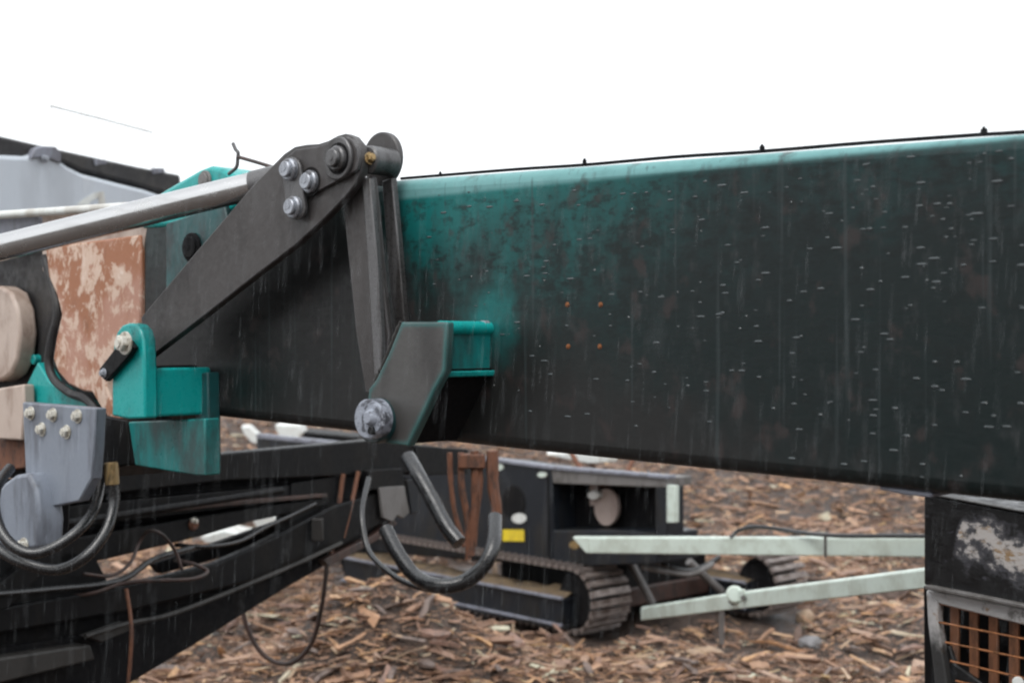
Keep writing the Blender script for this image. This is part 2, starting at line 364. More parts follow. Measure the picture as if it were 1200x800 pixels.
# ------------------------------------------------------------------ the setting: ground
def gz(x, y):
    z = 0.0
    tb = min(max((-y - 5.0) / 18.0, 0), 1); z += 8.0 * tb * tb * (3 - 2 * tb)      # unseen rise added behind the camera to darken reflections on rod and arm
    t = min(max((y - 15.0) / 14.0, 0), 1); z += 1.75 * t * t * (3 - 2 * t) * (1 + 0.15 * math.sin(x * 0.5))
    z += 0.62 * math.exp(-(((x + 1.0) / 0.75) ** 2 + ((y - 10.35) / 0.6) ** 2))
    z += 0.07 * math.exp(-(((x + 0.5) / 0.6) ** 2 + ((y - 10.3) / 0.5) ** 2))
    z -= 0.05 * math.exp(-(((x - 0.4) / 0.9) ** 2 + ((y - 11.0) / 0.6) ** 2))
    z -= 0.22 * math.exp(-(((x - 2.9) / 1.3) ** 4 + ((y - 11.35) / 0.5) ** 2))
    z += 0.10 * mnoise.noise((x * 0.7, y * 0.7, 0)) + 0.09 * mnoise.noise((x * 2.1, y * 2.1, 4)) * (1 if y < 40 else 0)
    z -= 0.16 * math.exp(-(((x - 2.3) / 0.7) ** 2 + ((y - 12.1) / 0.6) ** 2))      # pressed down by the far track
    return z
def ground_sheet():
    m = M('dark muddy ground with wood litter', 0.6); m.over(1, (0.035, 0.024, 0.019))
    n = m.noise(5, (1, 1, 1), 8, 0.75); n2 = m.noise(18, (1, 1, 1), 6, 0.8, (3, 3, 3))
    m.over(m.ramp(n, 0.42, 0.62), (0.075, 0.05, 0.038)); m.over(m.ramp(n2, 0.5, 0.7), (0.17, 0.115, 0.085))
    m.rough(m.ramp(n, 0.35, 0.65, 0.35, 0.75)).bump(n2, 0.8, 0.03)
    mt = m.done()
    bm = NB(); ys = [0, 3, 5] + list(np.arange(7, 20, 0.14)) + list(np.arange(20, 36, 0.4)) + [40, 50, 70, 120, 250, 600, 1200]
    xs = [-1200, -500, -150, -60, -30, -18] + list(np.arange(-12, -5, 0.5)) + list(np.arange(-5, 6, 0.14)) + list(np.arange(6, 12.1, 0.5)) + [18, 30, 60, 150, 500, 1200]
    grid = [[bm.verts.new((x, y, gz(x, y))) for x in xs] for y in [-1200, -200, -60, -30, -24, -20, -17, -14, -11, -8, -5, -2] + ys]
    for a, b in zip(grid, grid[1:]):
        for k in range(len(xs) - 1): bm.faces.new((a[k], a[k + 1], b[k + 1], b[k]))
    return ob('ground', bm, mt, kind='structure')
ground_sheet()

# machine stance, needed to keep chips out of it
TE = V((0.678, -0.735, 0)); TP = V((0.735, 0.678, 0)); T0 = V((0.66, 11.55, 0.0))   # e: towards the near end; p: across
def T_(a, b, c): return T0 + TE * a + TP * b + V((0, 0, c))
T = T_
def in_machine(x, y):
    d = V((x, y, 0)) - T0; a, b = d.dot(TE), d.dot(TP)
    return (-3.75 < a < 0.08 and -0.1 < b < 2.3) or (0 <= a < 0.62 and 1.6 < b < 2.3)

def chip_verts(L, W, H, bend):
    """one splinter: three stations, jagged ends"""
    v = []
    for i, t in enumerate((-0.5, 0.05, 0.5)):
        k = (1.0, 1.0, 1.0)[i] * random.uniform(0.45, 1.1); zz = bend * (0.25 - t * t)
        for sy, sz in ((-1, -1), (1, -1), (1, 1), (-1, 1)):
            v.append((L * (t + random.uniform(-0.13, 0.13) * (i != 1)), W / 2 * sy * k * random.uniform(0.7, 1.2), H / 2 * sz * k * random.uniform(0.6, 1.2) + zz))
    return v
CF = []
for s in (0, 4):
    for k in range(4): CF.append((s + k, s + (k + 1) % 4, s + 4 + (k + 1) % 4, s + 4 + k))
CF += [(3, 2, 1, 0), (8, 9, 10, 11)]
def chips():
    protos = [np.array(chip_verts(1, random.choice((0.08, 0.12, 0.16, 0.2, 0.3)) * random.uniform(0.8, 1.3), random.uniform(0.05, 0.14), random.uniform(-0.15, 0.25))) for _ in range(40)]
    VV = []; FF = []; n = 0; base = 0
    cf = np.array(CF)
    def add(x, y, L, lift=0.0, tilt=0.2):
        nonlocal base
        p = protos[random.randrange(40)] * L
        q = (Matrix.Rotation(random.gauss(0, 0.9) + random.choice((0, math.pi)), 3, 'Z') @ Matrix.Rotation(random.gauss(0, tilt), 3, 'Y') @ Matrix.Rotation(random.gauss(0, 0.5), 3, 'X'))
        VV.append(p @ np.array(q).T + np.array((x, y, gz(x, y) + lift + L * 0.05))); FF.append(cf + base); base += 12
    def ditch(x, y): return math.exp(-(((x - 2.9) / 1.45) ** 4 + ((y - 11.4) / 0.55) ** 2)) + 0.8 * math.exp(-(((x - 1.5) / 0.8) ** 2 + ((y - 11.6) / 0.5) ** 2))
    cnt = 0
    while cnt < 60000:
        y = 8.4 + random.random() ** 1.6 * 7.5; x = random.uniform(-0.42, 0.42) * y
        if in_machine(x, y) or random.random() < ditch(x, y) * 0.8: continue
        L = min(0.027 * math.exp(random.gauss(0.55, 0.66)), 0.32) * (0.8 + y * 0.02)
        add(x, y, L, random.uniform(0, 0.035)); cnt += 1
    for k in range(7000):
        y = random.uniform(5.0, 8.4); add(random.uniform(-5.5, 5.5), y, min(0.03 * math.exp(random.gauss(0.7, 0.6)), 0.32), random.uniform(0, 0.03))
    cnt = 0
    while cnt < 42000:
        y = 15.5 + random.random() * 14; x = random.uniform(-0.42, 0.42) * y
        add(x, y, min(0.045 * math.exp(random.gauss(0.7, 0.5)), 0.4), random.uniform(0, 0.06)); cnt += 1
    me = bpy.data.meshes.new('wood_chips'); vv = np.concatenate(VV); ff = np.concatenate(FF)
    me.from_pydata(vv.tolist(), [], ff.tolist()); me.materials.append(m_chip); me.update()
    o = bpy.data.objects.new('wood_chips', me); C.objects.link(o); o['kind'] = 'stuff'
    o['label'] = 'brown and tan broken wood chips covering the whole yard'
chips()

# ------------------------------------------------------------------ shared small meshes
def hexbolt(r, h, mat, washer=True, name='bolt'):
    bm = NB()
    if washer: cyl(V((0, 0, 0)), V((0, 0, h * 0.28)), r * 1.35, 20, bm=bm, cham=h * 0.06)
    cyl(V((0, 0, h * 0.2)), V((0, 0, h)), r, 6, r * 0.96, bm=bm, cham=h * 0.12)
    cyl(V((0, 0, h * 0.95)), V((0, 0, h * 1.18)), r * 0.5, 12, bm=bm)
    return mesh(name, bm, mat)
def roundhead(r, h, mat, name='pin'):
    bm = NB(); cyl(V((0, 0, -0.01)), V((0, 0, h * 0.55)), r, 28, bm=bm, cham=h * 0.15)
    cyl(V((0, 0, h * 0.5)), V((0, 0, h)), r * 0.72, 28, bm=bm, cham=h * 0.1)
    cyl(V((0, 0, h * 0.95)), V((0, 0, h * 1.06)), r * 0.22, 10, bm=bm); return mesh(name, bm, mat)

# ------------------------------------------------------------------ the excavator arm with its links
arm = thing('excavator_arm', 'huge soot-blackened teal box-section arm crossing the yard, with grey link plates', 'excavator arm', tuple(ARM0))
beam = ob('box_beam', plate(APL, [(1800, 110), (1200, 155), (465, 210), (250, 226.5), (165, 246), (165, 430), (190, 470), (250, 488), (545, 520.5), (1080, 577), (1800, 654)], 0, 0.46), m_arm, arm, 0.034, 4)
ob('bottom_strip', plate(APL, [(1092, 577), (1030, 569), (1030, 573), (1060, 579.5), (1092, 583)], -0.03, 0.3), m_lug, arm, 0.004)
# thin line clamped along the top edge
def top_y(x): return 210.9 - (x - 465) * 0.0748
ob('pipe_line', tube([A(x, top_y(x) - 1.2 + k, -0.06) for x, k in ((1800, 0), (1500, 0), (1200, 0), (1153, -.6), (1020, -1.2), (893, -.3), (790, -1.4), (685, 0), (600, -.8), (470, 0))], 0.0045, 8, 4), m_dark, arm)
bm = NB(); obox(V((0, 0, 0.013)), WA, (0.018, 0.026, 0.026), bm); cyl(V((0, 0, 0.02)), V((0, 0, 0.034)), 0.006, 8, bm=bm); me_clamp = mesh('pipe_clamp', bm, m_dark)
for x in (1153, 893, 685, 516): place('pipe_clamp', me_clamp, arm, A(x, top_y(x), -0.06), (0, 0, 1), 0.0, 0.45 if x < 600 else 0.58)
# rusty bolts left in the side
me_rb = hexbolt(0.0052, 0.004, m_orange, True, 'rusty_bolt')
for x, y in ((665, 357), (704, 357), (666, 406), (703, 406)): place('rusty_bolt', me_rb, arm, A(x, y, 0.0), AN, random.random())
# nose: dark teal cheeks behind the rocker
ob('nose_plate', plate(APL, [(194, 262), (262, 238), (272, 285), (222, 348), (198, 372), (194, 340)], 0.03, 0.04), m_tealdark, arm, 0.006)
place('nose_hole_disc', roundhead(0.05, 0.02, m_dark, 'nose_hole_disc'), arm, A(226, 290, 0.03), AN)  # raised near-black disc standing for a dark hole
ob('nose_lug', plate(APL, [(160, 246), (172, 235), (205, 215), (233, 199), (246, 194), (260, 197), (274, 206), (290, 232), (250, 262), (165, 268)], 0.01, 0.16), m_teal, arm, 0.015, 3)
place('lug_pin', roundhead(0.035, 0.014, m_sheet, 'lug_pin'), arm, A(241, 212, 0.01), AN)
# rocker plates either side of the ram
RK = [(172, 421), (168, 395), (165, 372), (228, 297), (300, 213), (318, 195), (333, 180), (345, 172), (358, 169.5), (373, 168.5), (384, 165), (395, 159), (404, 156.5), (413, 160), (421, 170), (424.5, 184), (423, 200), (416, 216), (405, 230), (380, 256), (345, 288), (300, 322), (235, 373)]
ob('rocker_plate', plate(APL, RK, 0.16, 0.03), m_link, arm, 0.004)
ob('doubler_plate', plate(APL, [(327, 200), (332, 187), (346, 175), (373, 171.5), (396, 162), (405, 160), (413, 164), (419, 174), (421, 186), (418, 199), (405, 207), (372, 224), (358, 222), (340, 214)], 0.174, 0.013), m_link, arm, 0.003)
def disc(c, r, off0, off1, seg=32, cham=0.003):
    return cyl(A(c[0], c[1], off1) , A(c[0], c[1], off1) + AN * (off0 - off1), r, seg, cham=cham)
ob('far_rocker_plate', disc((452, 187), 0.079, 0.035, 0.013), m_link, arm)
ob('hub', cyl(A(430, 187, 0.13), A(430, 187, 0.13) - AN * 0.10, 0.041, 28, cham=0.006), m_link2, arm)
place('hub_pin', hexbolt(0.014, 0.02, m_brass, True, 'hub_pin'), arm, A(436, 189, 0.09) + V((0.0, -0.055, 0.0)), (0.5, -0.85, 0.15))
me_pin = roundhead(0.045, 0.035, m_bolt, 'pin')
ob('pin_boss', disc((398, 186), 0.062, 0.186, 0.174), m_link2, arm)
place('pin', roundhead(0.036, 0.03, m_link2, 'pin'), arm, A(397, 186, 0.186), AN)
me_small = roundhead(0.033, 0.028, m_bolt, 'rocker_bolt')
place('rocker_bolt', me_small, arm, A(365, 213, 0.175), AN)
for x, y, rr, of in ((397, 186, 0.046, 0.187), (365, 213, 0.043, 0.1755)): ob('grease_ring', disc((x, y), rr, of + 0.001, of - 0.004, 28, 0.0005), m_dark, arm)
def weld(pts, off, r=0.006):
    ob('weld_bead', tube([A(x, y, off) for x, y in pts], r, 8, 10, wob=0.35), m_oldsteel, arm)
weld([(470, 377), (455, 414), (440, 446)], 0.19); weld([(250, 226), (265, 226), (285, 224), (300, 222)], 0.0)
# keeper plate (dog bone) with its two bolts
kc = [(341, 199), (346, 243)]
kp = []
for (cx, cy), a0 in ((kc[0], 180), (kc[1], 0)):
    for k in range(9):
        t = R(a0 + k * 22.5); kp.append((cx + 11 * math.cos(t), cy + 15 * math.sin(t)))
ob('keeper_plate', plate(APL, kp, 0.186, 0.012), m_link2, arm, 0.003)
for c in kc: place('rocker_bolt', me_small, arm, A(c[0], c[1], 0.186), AN, 0.4)
# H link hanging from the hub
ob('link_bar', plate(APL, [(402, 243), (414, 222), (426, 208), (436, 206), (441, 250), (448, 330), (456, 392), (452, 430), (440, 462), (428, 460), (417, 390), (408, 300)], 0.115, 0.02), m_link, arm, 0.004)
ob('link_rib', plate(APL, [(424, 210), (433, 208), (441, 300), (447, 400), (447, 440), (438, 440), (432, 330)], 0.135, 0.02), m_link2, arm, 0.004)
ob('link_bar', plate(APL, [(447, 212), (459, 208), (466, 280), (474, 378), (464, 400), (456, 330)], 0.05, 0.022), m_link2, arm, 0.004)
# pivot block welded to the side
def pivot_material():
    m = M('sooted block with teal at its edges', 0.42); m.over(1, (0.062, 0.060, 0.058))
    n = m.noise(8, (1, 1, 0.4), 5, 0.6); m.over(m.ramp(n, 0.42, 0.66), (0.036, 0.034, 0.033))
    m.over(m.math('MULTIPLY', m.edge(0.03, 0.01, 0.09), 0.8), (0.012, 0.16, 0.155)); f = m.noise(50, (1, 1, 1), 4); m.bump(f, 0.15, 0.005); return m.done()
m_pivot = pivot_material()
PB = [(470, 377), (524, 377), (524, 392), (522, 434), (510, 456), (498, 482), (478, 523), (458, 521), (440, 516), (426, 508), (432, 455), (440, 445), (455, 414)]
ob('pivot_block', plate(APL, PB, 0.215, 0.028), m_pivot, arm, 0.006, 3)
ob('block_body', plate(APL, [(474, 432), (519, 432), (508, 456), (496, 482), (477, 520), (458, 518), (442, 512), (436, 460)], 0.190, 0.194), m_dark, arm, 0.004)
ob('side_web', plate(APL, [(478, 386), (517, 386), (516, 434), (478, 434)], 0.190, 0.194), m_tealmid, arm, 0.004)
ob('weld_flange', cyl(A(515, 384, 0.190), A(515, 384, 0.190) - AN * 0.194, 0.019, 16), m_teal, arm)
ob('weld_flange', plate(APL, [(480, 435), (522, 435), (521, 442), (480, 442)], 0.190, 0.194), m_teal, arm, 0.004)
ob('flange_end', cyl(A(572, 384, 0.0), A(572, 384, 0.0) + AN * 0.03, 0.02, 14, cham=0.005), m_bolt, arm)
ob('pivot_sleeve', cyl(A(454, 492, 0.19), A(454, 492, 0.19) + AN * 0.06, 0.062, 28, cham=0.004), m_tealdark, arm)
pv = ob('pivot_pin', cyl(A(446, 490, 0.235), A(446, 490, 0.235) + AN * 0.05, 0.054, 30, cham=0.004), m_pin, arm)
ob('retaining_ring', cyl(A(439, 490, 0.283), A(439, 490, 0.283) + AN * 0.012, 0.046, 24, 0.042, cham=0.003), m_pin, pv)
ob('grease_boss', cyl(A(437, 489, 0.29), A(437, 489, 0.29) + AN * 0.022, 0.024, 12, 0.018, cham=0.004), m_pin, pv)
ob('lock_bolt', cyl(A(440, 504, 0.285), A(440, 504, 0.285) + AN * 0.02, 0.012, 6, cham=0.002), m_black, pv)
# teal pin bracket at the arm's nose
brk = ob('pin_bracket', plate(APL, [(131, 487), (131, 445), (133, 402), (137, 388), (143, 381), (150, 378.5), (158, 380), (164, 386), (167.5, 398), (169, 430), (170, 490), (150, 491)], 0.28, 0.05), m_teal, arm, 0.008, 3)
ob('bracket_block', plate(APL, [(133, 434), (169, 431), (169, 489), (134, 486)], 0.272, 0.26), m_teal, arm, 0.01, 3)
ob('bracket_cap', plate(APL, [(150, 430), (186, 428), (186, 432), (150, 434)], 0.20, 0.15), m_black, arm, 0.004)
ob('bracket_foot', plate(APL, [(150, 494), (240, 490), (241, 557), (230, 557), (158, 545)], 0.10, 0.06), m_tealmid, arm, 0.006, 3)
ob('bracket_rib', plate(APL, [(228, 438), (243, 436), (244, 520), (229, 520)], 0.05, 0.05), m_tealdark, arm, 0.006, 3)
ob('foot_web', plate(APL, [(170, 494), (234, 492), (234, 444), (241, 444), (242, 555), (200, 551)], 0.038, 0.06), m_tealdark, arm, 0.004)
place('bracket_pin', hexbolt(0.028, 0.03, m_whitebolt, True, 'bracket_pin'), arm, A(148, 402, 0.31), AN, 0.3)
ob('lock_lever', plate(APL, [(141, 400), (150, 398), (157, 407), (150, 418), (124, 447), (116, 440), (116, 432)], 0.305, 0.02), m_black, arm, 0.004)
place('lever_bolt', hexbolt(0.012, 0.014, m_bolt, True, 'lever_bolt'), arm, A(122, 437, 0.305), AN)
# the bright rod of the ram
ra, rb = A(312, 214, 0.07), P(-60, 305, 4.75)
ob('ram_rod', cyl(ra, rb, 0.044, 36, cham=0.004), m_rod, arm)
ob('rod_eye', cyl(ra + (rb - ra).normalized() * 0.05, ra - (rb - ra).normalized() * 0.06, 0.047, 28, cham=0.006), m_link2, arm)
# bent rod standing on the nose
ob('bent_rod', tube([A(273, 168, .05), A(276, 175, .05), A(279, 179, .05), A(278.5, 186, .05), A(277, 196, .05), A(268, 204, .05)], 0.006, 8, 5), m_link2, arm)
ob('bent_rod', tube([A(279, 184, .05), A(300, 190, .05), A(326, 198, .05)], 0.006, 8, 4), m_brownwire, arm)
# raindrops clinging to the side
bm = NB()
k = 0
while k < 260:
    x = random.uniform(472, 1230); t = random.betavariate(1.1, 1.3); yt = 214 - (x - 465) * 0.0748; yb = 508 + (x - 465) * 0.105
    if random.random() > 0.62 + (x - 472) / 1600: continue
    c = A(x, yt + 14 + (yb - yt - 26) * t, 0.0006); s = random.uniform(0.6, 1.5)
    rw, rh = 0.0036 * s * random.uniform(0.8, 3.0), 0.0021 * s
    a = [bm.verts.new(c + AU * (rw * math.cos(i * math.pi / 3)) + V((0, 0, rh * math.sin(i * math.pi / 3)))) for i in range(6)]
    tt = [bm.verts.new(c + AN * 0.0012 * s + AU * (0.5 * rw * math.cos(i * math.pi / 3)) + V((0, 0, 0.5 * rh * math.sin(i * math.pi / 3)))) for i in range(6)]
    for i in range(6): bm.faces.new((a[i], a[(i + 1) % 6], tt[(i + 1) % 6], tt[i]))
    bm.faces.new(tt); k += 1
md = M('paint flake and water bead', 0.2); md.over(1, (0.07, 0.082, 0.086)); md = md.done()
ob('droplets', bm, md, arm, kind='stuff')

# ------------------------------------------------------------------ the attachment on the arm's left end
att = thing('steel_attachment', 'rust-stained cream and black attachment with a grey bolted plate, left of the arm', 'excavator attachment', tuple(A(60, 560)))
ob('back_plate', plate(APL, [(-60, 300), (60, 285), (172, 262), (180, 470), (150, 500), (112, 560), (-60, 560)], -0.09, 0.35), m_rubber, att, 0.01)
ob('top_beam', plate(APL, [(48, 245.5), (166, 238), (178, 262), (165, 300), (48, 320)], 0.0, 0.3), m_cream, att, 0.016, 3)
ob('edge_highlight', cyl(A(-60, 256, 0.03), A(170, 241, 0.03), 0.017, 16), m_white, att)  # white tube added to stand for the sky highlight along the beam's edge
ob('top_cap', plate(APL, [(-60, 253), (47, 245.5), (47, 284), (-60, 292)], 0.0, 0.3), m_lug, att, 0.016, 3, label='blue grey end of the cream top beam')
ob('rust_panel', plate(APL, [(53, 290), (110, 282), (164, 275), (165, 340), (164, 378), (150, 398), (136, 408), (124, 428), (124, 452), (130, 470), (140, 492), (130, 494), (117, 476), (108, 460), (96, 458), (80, 450), (68, 436), (62, 420), (66, 395), (72, 368), (66, 345), (57, 325)], 0.01, 0.09), m_rustpanel, att, 0.008)
ob('cream_panel', plate(APL, [(-60, 333), (0, 335), (12, 342), (20, 362), (23, 390), (20, 420), (12, 438), (0, 447), (-60, 447)], 0.0, 0.08), m_cream, att, 0.014, 3)
ob('rubber_seal', tube([A(52, 300, 0), A(60, 330, 0), A(68, 365, 0), A(60, 400, 0), A(57, 425, 0), A(64, 445, 0), A(82, 460, 0), A(100, 467, 0), A(113, 480, 0)], 0.017, 10, 6), m_rubber, att)
ob('teal_gusset', plate(APL, [(20, 480), (28, 456), (44, 424), (58, 448), (85, 464), (114, 476), (100, 485)], -0.03, 0.06), m_teal, att, 0.006)
ob('small_bolt', disc((46, 421), 0.02, -0.06, -0.09), m_teal, att)
ob('rusty_strip', plate(APL, [(-10, 456), (27, 450), (28, 474), (25, 516), (-10, 514)], 0.03, 0.05), m_cream, att, 0.008)
ob('side_beam', plate(APL, [(-60, 512), (30, 514), (30, 548), (-60, 560)], -0.02, 0.1), m_rust, att, 0.006)
ob('mount_block', plate(APL, [(100, 482), (148, 492), (152, 545), (112, 552)], 0.02, 0.2), m_black, att, 0.008)
bp = ob('bolted_plate', plate(APL, [(26, 471), (112, 478), (110, 520), (107, 560), (92, 587), (43, 597), (30, 560)], 0.2, 0.045), m_blue, att, 0.006)
me_wb = hexbolt(0.019, 0.022, m_whitebolt)
for x, y in ((37, 484), (63, 486), (92, 487.5), (50, 503), (79, 506), (48, 567)): place('bolt', me_wb, bp, A(x, y, 0.2), AN, random.random())
cv = ob('clevis', plate(APL, [(-12, 610), (-6, 582), (4, 566), (18, 556), (33, 554), (42, 575), (46, 610), (44, 642), (10, 646), (-6, 634)], 0.26, 0.1), m_blue, att, 0.014, 3)
place('bolt', me_wb, cv, A(29, 639, 0.26), AN, 0.2, 1.15)
ob('clevis_arm', plate(APL, [(40, 590), (60, 588), (58, 640), (44, 640)], 0.18, 0.08), m_black, att, 0.01)

# hoses looping below the attachment
def hose(name, pts, r, mat, label, cat='hose', group=None, fit=None, seg=12, wob=0.03):
    o = thing(name, label, cat, tuple(pts[-1]), group)
    ob('tube', tube(pts, r, seg, 8, wob=wob), mat, o)
    if fit:
        ob('fitting', cyl(pts[0] - (pts[1] - pts[0]).normalized() * 0.05, pts[0] + (pts[1] - pts[0]).normalized() * 0.03, r * 1.3, 12, cham=0.004), fit, o)
    return o
hose('hydraulic_hose', [P(131, 558, 5.0), P(133, 590, 5.0), P(124, 622, 4.95), P(100, 652, 4.9), P(68, 667, 4.9), P(30, 660, 4.9), P(-5, 640, 4.95), P(-40, 600, 5.0)], 0.020, m_hose, 'black hydraulic hose with brass end looping lowest under the grey bolted plate', fit=m_brass)
hose('hydraulic_hose', [P(118, 560, 5.1), P(112, 592, 5.0), P(95, 618, 4.9), P(65, 640, 4.85), P(35, 648, 4.82), P(8, 632, 4.85), P(-6, 600, 4.9), P(-4, 570, 4.9), P(12, 548, 5.0)], 0.019, m_hose, 'black hydraulic hose curling round the blue grey clevis')
hose('hydraulic_hose', [P(452, 620, 6.4), P(466, 648, 6.3), P(486, 674, 6.2), P(512, 686, 6.1), P(542, 682, 6.1), P(566, 664, 6.1), P(578, 638, 6.15), P(580, 606, 6.3)], 0.033, m_hose, 'thick wet black hose hanging in a wide U below the arm', seg=16)
hose('hydraulic_hose', [P(478, 535, 6.7), P(490, 556, 6.6), P(508, 588, 6.5), P(524, 618, 6.4), P(538, 636, 6.35)], 0.035, m_hose, 'short thick black hose hanging with a cut end above the U-shaped hose', seg=16)
hose('hydraulic_hose', [P(432, 560, 7.1), P(424, 600, 6.9), P(430, 640, 6.8), P(446, 662, 6.7), P(475, 682, 6.6), P(515, 692, 6.5), P(550, 686, 6.5)], 0.014, m_hose, 'thin black hose sagging close beneath the U-shaped hose')
cb = thing('rusty_cable_bundle', 'bundle of rusty brown cables hanging down beside the U-shaped hose', 'cables', tuple(P(555, 640, 6.8)))
for pts, r in (([(527, 530), (528, 560), (533, 600), (545, 640)], .013), ([(540, 530), (541, 570), (548, 610), (549, 655)], .016), ([(556, 528), (557, 560), (556, 600), (551, 650)], .02),
               ([(577, 528), (578, 570), (582, 595), (580, 612)], .028), ([(562, 530), (563, 570), (558, 610), (556, 640)], .012)):
    ob('cable', tube([P(x, y, 6.8) for x, y in pts], r, 8, 5, wob=0.1), m_rust, cb)
ob('clamp', obox(P(553, 540, 6.8), WA, (0.13, 0.06, 0.07)), m_rust, cb, 0.008)

# ------------------------------------------------------------------ black frame below the arm
FPL = Plane(0, 6.0, 500, 8.6); FA = FPL.at
fr = thing('black_steel_frame', 'dark oily steel frame of stacked beams running below the arm at the left', 'steel frame', tuple(FA(-80, 1066)))
ob('top_beam', plate(FPL, [(-60, 575), (100, 552), (265, 531), (440, 515), (545, 527), (545, 551), (265, 563), (100, 582), (-60, 605)], 0, 0.10), m_black, fr, 0.008)
ob('end_plate', plate(FPL, [(488, 522), (549, 526), (549, 555), (488, 557)], 0.02, 0.34), m_black, fr, 0.006)
ob('middle_beam', plate(FPL, [(-60, 612), (100, 590), (360, 566), (366, 584), (140, 612), (-60, 640)], -0.03, 0.2), m_black, fr, 0.008)
ob('angle_iron', plate(FPL, [(140, 601), (250, 589), (384, 578), (384, 582), (250, 594), (140, 606)], 0.02, 0.04), m_brownwire, fr, 0.003)
ob('lower_beam', plate(FPL, [(-60, 650), (100, 628), (240, 604), (385, 582), (385, 592), (290, 612), (240, 627), (130, 654), (-60, 690)], 0.0, 0.12), m_black, fr, 0.008)
place('marker', roundhead(0.03, 0.02, m_rust, 'marker'), fr, FA(226, 614, 0.0), FPL.n)
place('marker_cap', roundhead(0.016, 0.03, m_whitebolt, 'marker_cap'), fr, FA(226, 610, 0.005), FPL.n)
ob('gap_fill', plate(FPL, [(-60, 566), (120, 556), (392, 545), (392, 586), (290, 610), (240, 625), (130, 652), (-60, 690)], -0.12, 0.06), m_dark, fr)  # near-black sheets filling the gaps between the beams
ob('gap_fill', plate(FPL, [(-60, 745), (150, 708), (330, 664), (400, 640), (330, 680), (160, 735), (100, 750), (-60, 775)], -0.05, 0.05), m_dark, fr)
ob('upright', plate(FPL, [(342, 566), (430, 552), (452, 590), (446, 622), (400, 640), (330, 668), (300, 660), (338, 628)], -0.02, 0.1), m_black, fr, 0.006)
ob('side_rail', plate(FPL, [(-60, 728), (20, 708), (130, 690), (250, 661), (300, 640), (392, 592), (460, 572), (474, 598), (400, 640), (330, 672), (150, 716), (-60, 752)], 0.03, 0.06), m_black, fr, 0.01)
ob('bottom_rail', plate(FPL, [(-60, 765), (100, 744), (160, 728), (330, 672), (470, 604), (400, 652), (330, 692), (240, 748), (150, 802), (136, 850), (-60, 850)], -0.03, 0.06), m_dark, fr, 0.01)
ob('cross_slab', plate(FPL, [(-60, 782), (0, 771), (106, 755), (112, 772), (0, 800), (-60, 812)], 0.06, 0.1), m_oldsteel, fr, 0.008)
ob('gusset_plate', plate(FPL, [(-60, 640), (40, 636), (112, 652), (132, 692), (20, 712), (-60, 726)], 0.0, 0.06), m_black, fr, 0.006)
ob('bracket', plate(FPL, [(-20, 700), (42, 650), (62, 640), (62, 660), (10, 712), (-20, 722)], 0.05, 0.05), m_black, fr, 0.006)
ob('housing', plate(FPL, [(432, 551), (472, 548), (476, 572), (432, 574)], 0.05, 0.2), m_black, fr, 0.006)
ob('cover_plate', plate(FPL, [(445, 571), (474, 569), (480, 600), (473, 607), (466, 603), (460, 611), (449, 606)], 0.06, 0.02), m_sheet, fr, 0.003)
ob('cover_rim', plate(FPL, [(477, 562), (490, 560), (492, 600), (482, 602)], 0.03, 0.1), m_black2, fr, 0.006)
ob('rusty_rod', tube([FA(402, 555, .0), FA(396, 600, .0), FA(388, 650, .0)], 0.014, 8, 4), m_rust, fr)
ob('rusty_rod', tube([FA(420, 552, .02), FA(412, 590, .02), FA(402, 630, .02)], 0.012, 8, 4), m_rust, fr)
ob('diagonal_strut', plate(FPL, [(380, 656), (440, 626), (462, 608), (466, 613), (440, 634), (386, 664)], 0.04, 0.05), m_brownwire, fr, 0.004)
ob('tie_tube', tube([FA(-60, 628, .06), FA(60, 615, .06), FA(200, 594, .06), FA(330, 574, .06)], 0.018, 10, 4), m_black, fr)
ob('tie_tube', tube([FA(-60, 700, .05), FA(60, 690, .05), FA(140, 680, .05), FA(180, 655, .05), FA(230, 640, .05)], 0.014, 10, 4), m_hose, fr)
ob('inner_rail', plate(FPL, [(180, 660), (250, 638), (330, 610), (392, 588), (392, 600), (320, 634), (250, 656), (190, 672)], -0.25, 0.05), m_dark, fr, 0.006)
ob('lashing', tube([FA(100, 745, .07), FA(150, 730, .07), FA(210, 716, .07), FA(330, 668, .07), FA(400, 636, .07)], 0.012, 8, 4), m_oldsteel, fr)
ob('clip', obox(FA(372, 620, 0.05), WA, (0.06, 0.05, 0.12)), m_oldsteel, fr, 0.006)
ob('lug_plate', plate(FPL, [(100, 745), (148, 728), (158, 736), (120, 752)], 0.05, 0.05), m_oldsteel, fr, 0.005)
for x, yt in ((-50, 560), (-170, 560)):
    p = FA(x, yt, -0.1); ob('leg', obox(V((p.x, p.y, p.z / 2)), WA, (0.16, 0.16, p.z)), m_black, fr, 0.008)
# loose wires over the frame
hose('hanging_wire', [P(386, 556, 7.9), P(385, 610, 7.9), P(383, 660, 7.9), P(377, 710, 7.95), P(364, 755, 8.0), P(338, 777, 8.05), P(308, 766, 8.1), P(288, 730, 8.1), P(282, 690, 8.1)], 0.0135, m_brownwire, 'dark thin cable hanging in a loop from the frame down to the chips', 'wire')
hose('loose_wire', [P(60, 702, 6.3), P(110, 694, 6.35), P(140, 684, 6.45), P(175, 680, 6.5), P(225, 678, 6.6), P(243, 669, 6.7), P(225, 660, 6.7), P(205, 656, 6.8)], 0.009, m_brownwire, 'brown wire lying along the side rail of the black frame', 'wire')
hose('loose_wire', [P(98, 672, 6.3), P(130, 674, 6.4), P(152, 660, 6.5), P(163, 636, 6.6), P(174, 622, 6.6), P(190, 626, 6.6), P(205, 645, 6.7), P(214, 668, 6.7)], 0.008, m_brownwire, 'thin brown wire arching up between two beams of the black frame', 'wire')
